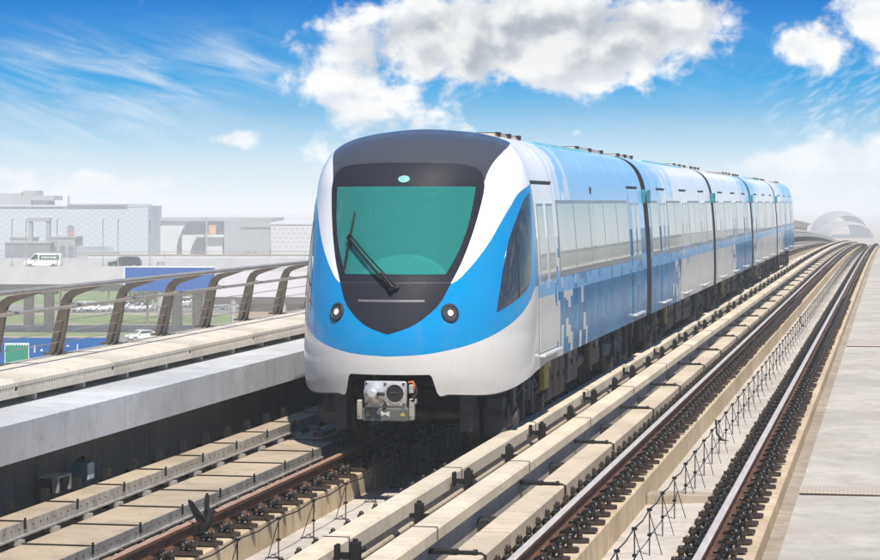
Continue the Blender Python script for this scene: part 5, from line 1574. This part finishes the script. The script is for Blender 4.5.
# colour of the air by height above the horizon: deep saturated blue higher up
elv = nt.math('MULTIPLY', nt.math('ARCTAN2', z, nt.math('SQRT', nt.math('ADD', nt.math('MULTIPLY', x, x), nt.math('MULTIPLY', y, y)))), 2300 / 100)
rp = nt.n.new('ShaderNodeValToRGB'); nt.put(rp.inputs[0], nt.math('DIVIDE', nt.math('ADD', elv, .5), 10.0, clamp=True))
el_ = rp.color_ramp.elements
SR = [(-.5, (5.7, 6.15, 6.4)), (.1, (5.2, 5.9, 6.3)), (.55, (2.6, 4.8, 6.2)), (1.2, (.25, 2.9, 5.9)), (2.0, (.0, 1.55, 4.9)), (5.0, (.10, 1.25, 3.4)), (9.4, (.25, 1.2, 3.2))]
while len(el_) < len(SR): el_.new(.5)
for i_, (a_, c_) in enumerate(SR): el_[i_].position = (a_ + .5) / 10; el_[i_].color = (*c_, 1)
skyc = nt.mix(.93, skyc, rp.outputs[0])
# azimuth / elevation of the sky direction in thousandths of a radian, azimuth 0 along the camera's heading
hx = nt.math('ADD', nt.math('MULTIPLY', x, CO), nt.math('MULTIPLY', y, SI)); hy = nt.math('SUBTRACT', nt.math('MULTIPLY', y, CO), nt.math('MULTIPLY', x, SI))
az = nt.math('MULTIPLY', nt.math('ARCTAN2', hx, hy), 2300 / 100)
el = nt.math('MULTIPLY', nt.math('ARCTAN2', z, nt.math('SQRT', nt.math('ADD', nt.math('MULTIPLY', x, x), nt.math('MULTIPLY', y, y)))), 2300 / 100)
P = nt.comb(az, el, 0.0)
def ell(cx_, cy_, rx, ry, amp, rot=0):
    # soft ellipse of cloud cover at a bearing (hundreds of px in the photo)
    u = nt.math('SUBTRACT', az, (cx_ - 440) / 100); v = nt.math('SUBTRACT', el, (202 - cy_) / 100)
    if rot:
        c, s = math.cos(rot), math.sin(rot)
        u, v = nt.math('ADD', nt.math('MULTIPLY', u, c), nt.math('MULTIPLY', v, s)), nt.math('SUBTRACT', nt.math('MULTIPLY', v, c), nt.math('MULTIPLY', u, s))
    u = nt.math('DIVIDE', u, rx / 100); v = nt.math('DIVIDE', v, ry / 100)
    q = nt.math('ADD', nt.math('MULTIPLY', u, u), nt.math('MULTIPLY', v, v))
    return nt.math('MULTIPLY', nt.math('EXPONENT', nt.math('MULTIPLY', q, -1.0)), amp)
def addall(L):
    o = L[0]
    for q in L[1:]: o = nt.math('ADD', o, q)
    return o
cover = addall([ell(*e) for e in CLOUDS])
far = nt.math('MAXIMUM', nt.ss(nt.math('ABSOLUTE', az), 5.5, 9.0, 0, .5), nt.ss(el, 3.2, 6.0, 0, .45))          # some cumulus all round, for the reflections
cover = nt.math('ADD', cover, nt.math('MULTIPLY', far, nt.ss(el, 9, 15, 1, -.5)))
def fb(off):
    p = nt.vm('ADD', P, off)
    n1 = nt.noise(nt.vm('MULTIPLY', p, (1.0, 1.25, 1)), 1.7, 9, .56, .25)
    n2 = nt.noise(p, 5.5, 6, .6, .2)
    return nt.math('ADD', nt.math('MULTIPLY', n1, .8), nt.math('MULTIPLY', n2, .2))
f0 = fb((3.1, 1.7, 0)); f1 = fb((3.1 - .10, 1.7 + .13, 0))
dens = nt.math('ADD', nt.math('MULTIPLY', nt.math('SUBTRACT', f0, .5), 3.0), nt.math('SUBTRACT', cover, .56))
alpha = nt.ss(dens, -.12, .42)
def fl(off): return nt.noise(nt.vm('MULTIPLY', nt.vm('ADD', P, off), (1.0, 1.25, 1)), 1.7, 4, .5, .25)
lit = nt.ss(nt.math('SUBTRACT', fl((3.1, 1.7, 0)), fl((3.1 - .13, 1.7 + .17, 0))), -.16, .16)
thick = nt.ss(dens, .15, .75)
grey = addall([ell(*e) for e in GREYS])
grey = nt.math('MINIMUM', grey, 1.0)
shade = nt.math('MULTIPLY', grey, nt.math('MULTIPLY_ADD', lit, -.45, nt.math('MULTIPLY_ADD', thick, .35, .55)), clamp=True)
cw = nt.mix(lit, (6.1, 6.35, 6.7), (7.7, 7.65, 7.5))
cg = nt.mix(lit, (3.0, 3.3, 3.7), (4.9, 5.1, 5.3))
ccol = nt.mix(shade, cw, cg)
# cirrus: thin streaks
ci = nt.noise(nt.vm('MULTIPLY', nt.vm('ADD', P, nt.comb(0, nt.math('MULTIPLY', az, .28), 0)), (.55, 2.6, 1)), 1.5, 8, .62, .6)
cmask = addall([ell(*e) for e in CIRRUS])
cir = nt.math('MULTIPLY', nt.ss(ci, .34, .88), cmask, clamp=True)
rip = nt.noise(nt.vm('MULTIPLY', nt.vm('ADD', P, nt.comb(0, nt.math('MULTIPLY', az, -.5), 0)), (2.4, 6.0, 1)), 2.2, 4, .55, .3)
cir2 = nt.math('MULTIPLY', nt.ss(rip, .42, .72), ell(835, 115, 70, 55, .5), clamp=True)
cir = nt.math('MAXIMUM', cir, cir2)
s1_ = nt.mix(cir, skyc, (6.3, 6.8, 7.2))
# pale air close to the horizon
hz_ = nt.ss(el, -.1, HZTOP, .82, 0)
s2_ = nt.mix(hz_, s1_, (5.7, 6.3, 6.7))
s3_ = nt.mix(nt.math('MULTIPLY', alpha, nt.math('MULTIPLY_ADD', hz_, -.62, 1.0)), s2_, ccol)
nt.l.new(s3_, bg.inputs[0])
w.cycles.sampling_method = 'MANUAL'; w.cycles.sample_map_resolution = 1024

cam = bpy.data.cameras.new('Camera'); co_ = bpy.data.objects.new('Camera', cam); COL.objects.link(co_)
co_.location = (0, 0, CAMZ); co_.rotation_euler = (R2(90), 0, TH)
cam.sensor_width = 36; cam.lens = 36 * F / 880; cam.shift_y = -78 / 880
cam.clip_start = .1; cam.clip_end = 6000
SC.camera = co_
vs = SC.view_settings
SC.display_settings.display_device = 'sRGB'
vs.view_transform = 'Standard'; vs.look = 'None'; vs.exposure = EXPO; vs.gamma = 1.0; vs.use_curve_mapping = False
c = SC.cycles
c.use_denoising = True
try: c.denoiser = 'OPENIMAGEDENOISE'
except Exception: pass
c.max_bounces = 8; c.diffuse_bounces = 4; c.glossy_bounces = 4; c.transparent_max_bounces = 12; c.volume_bounces = 1
c.caustics_reflective = False; c.caustics_refractive = False; c.sample_clamp_indirect = 6
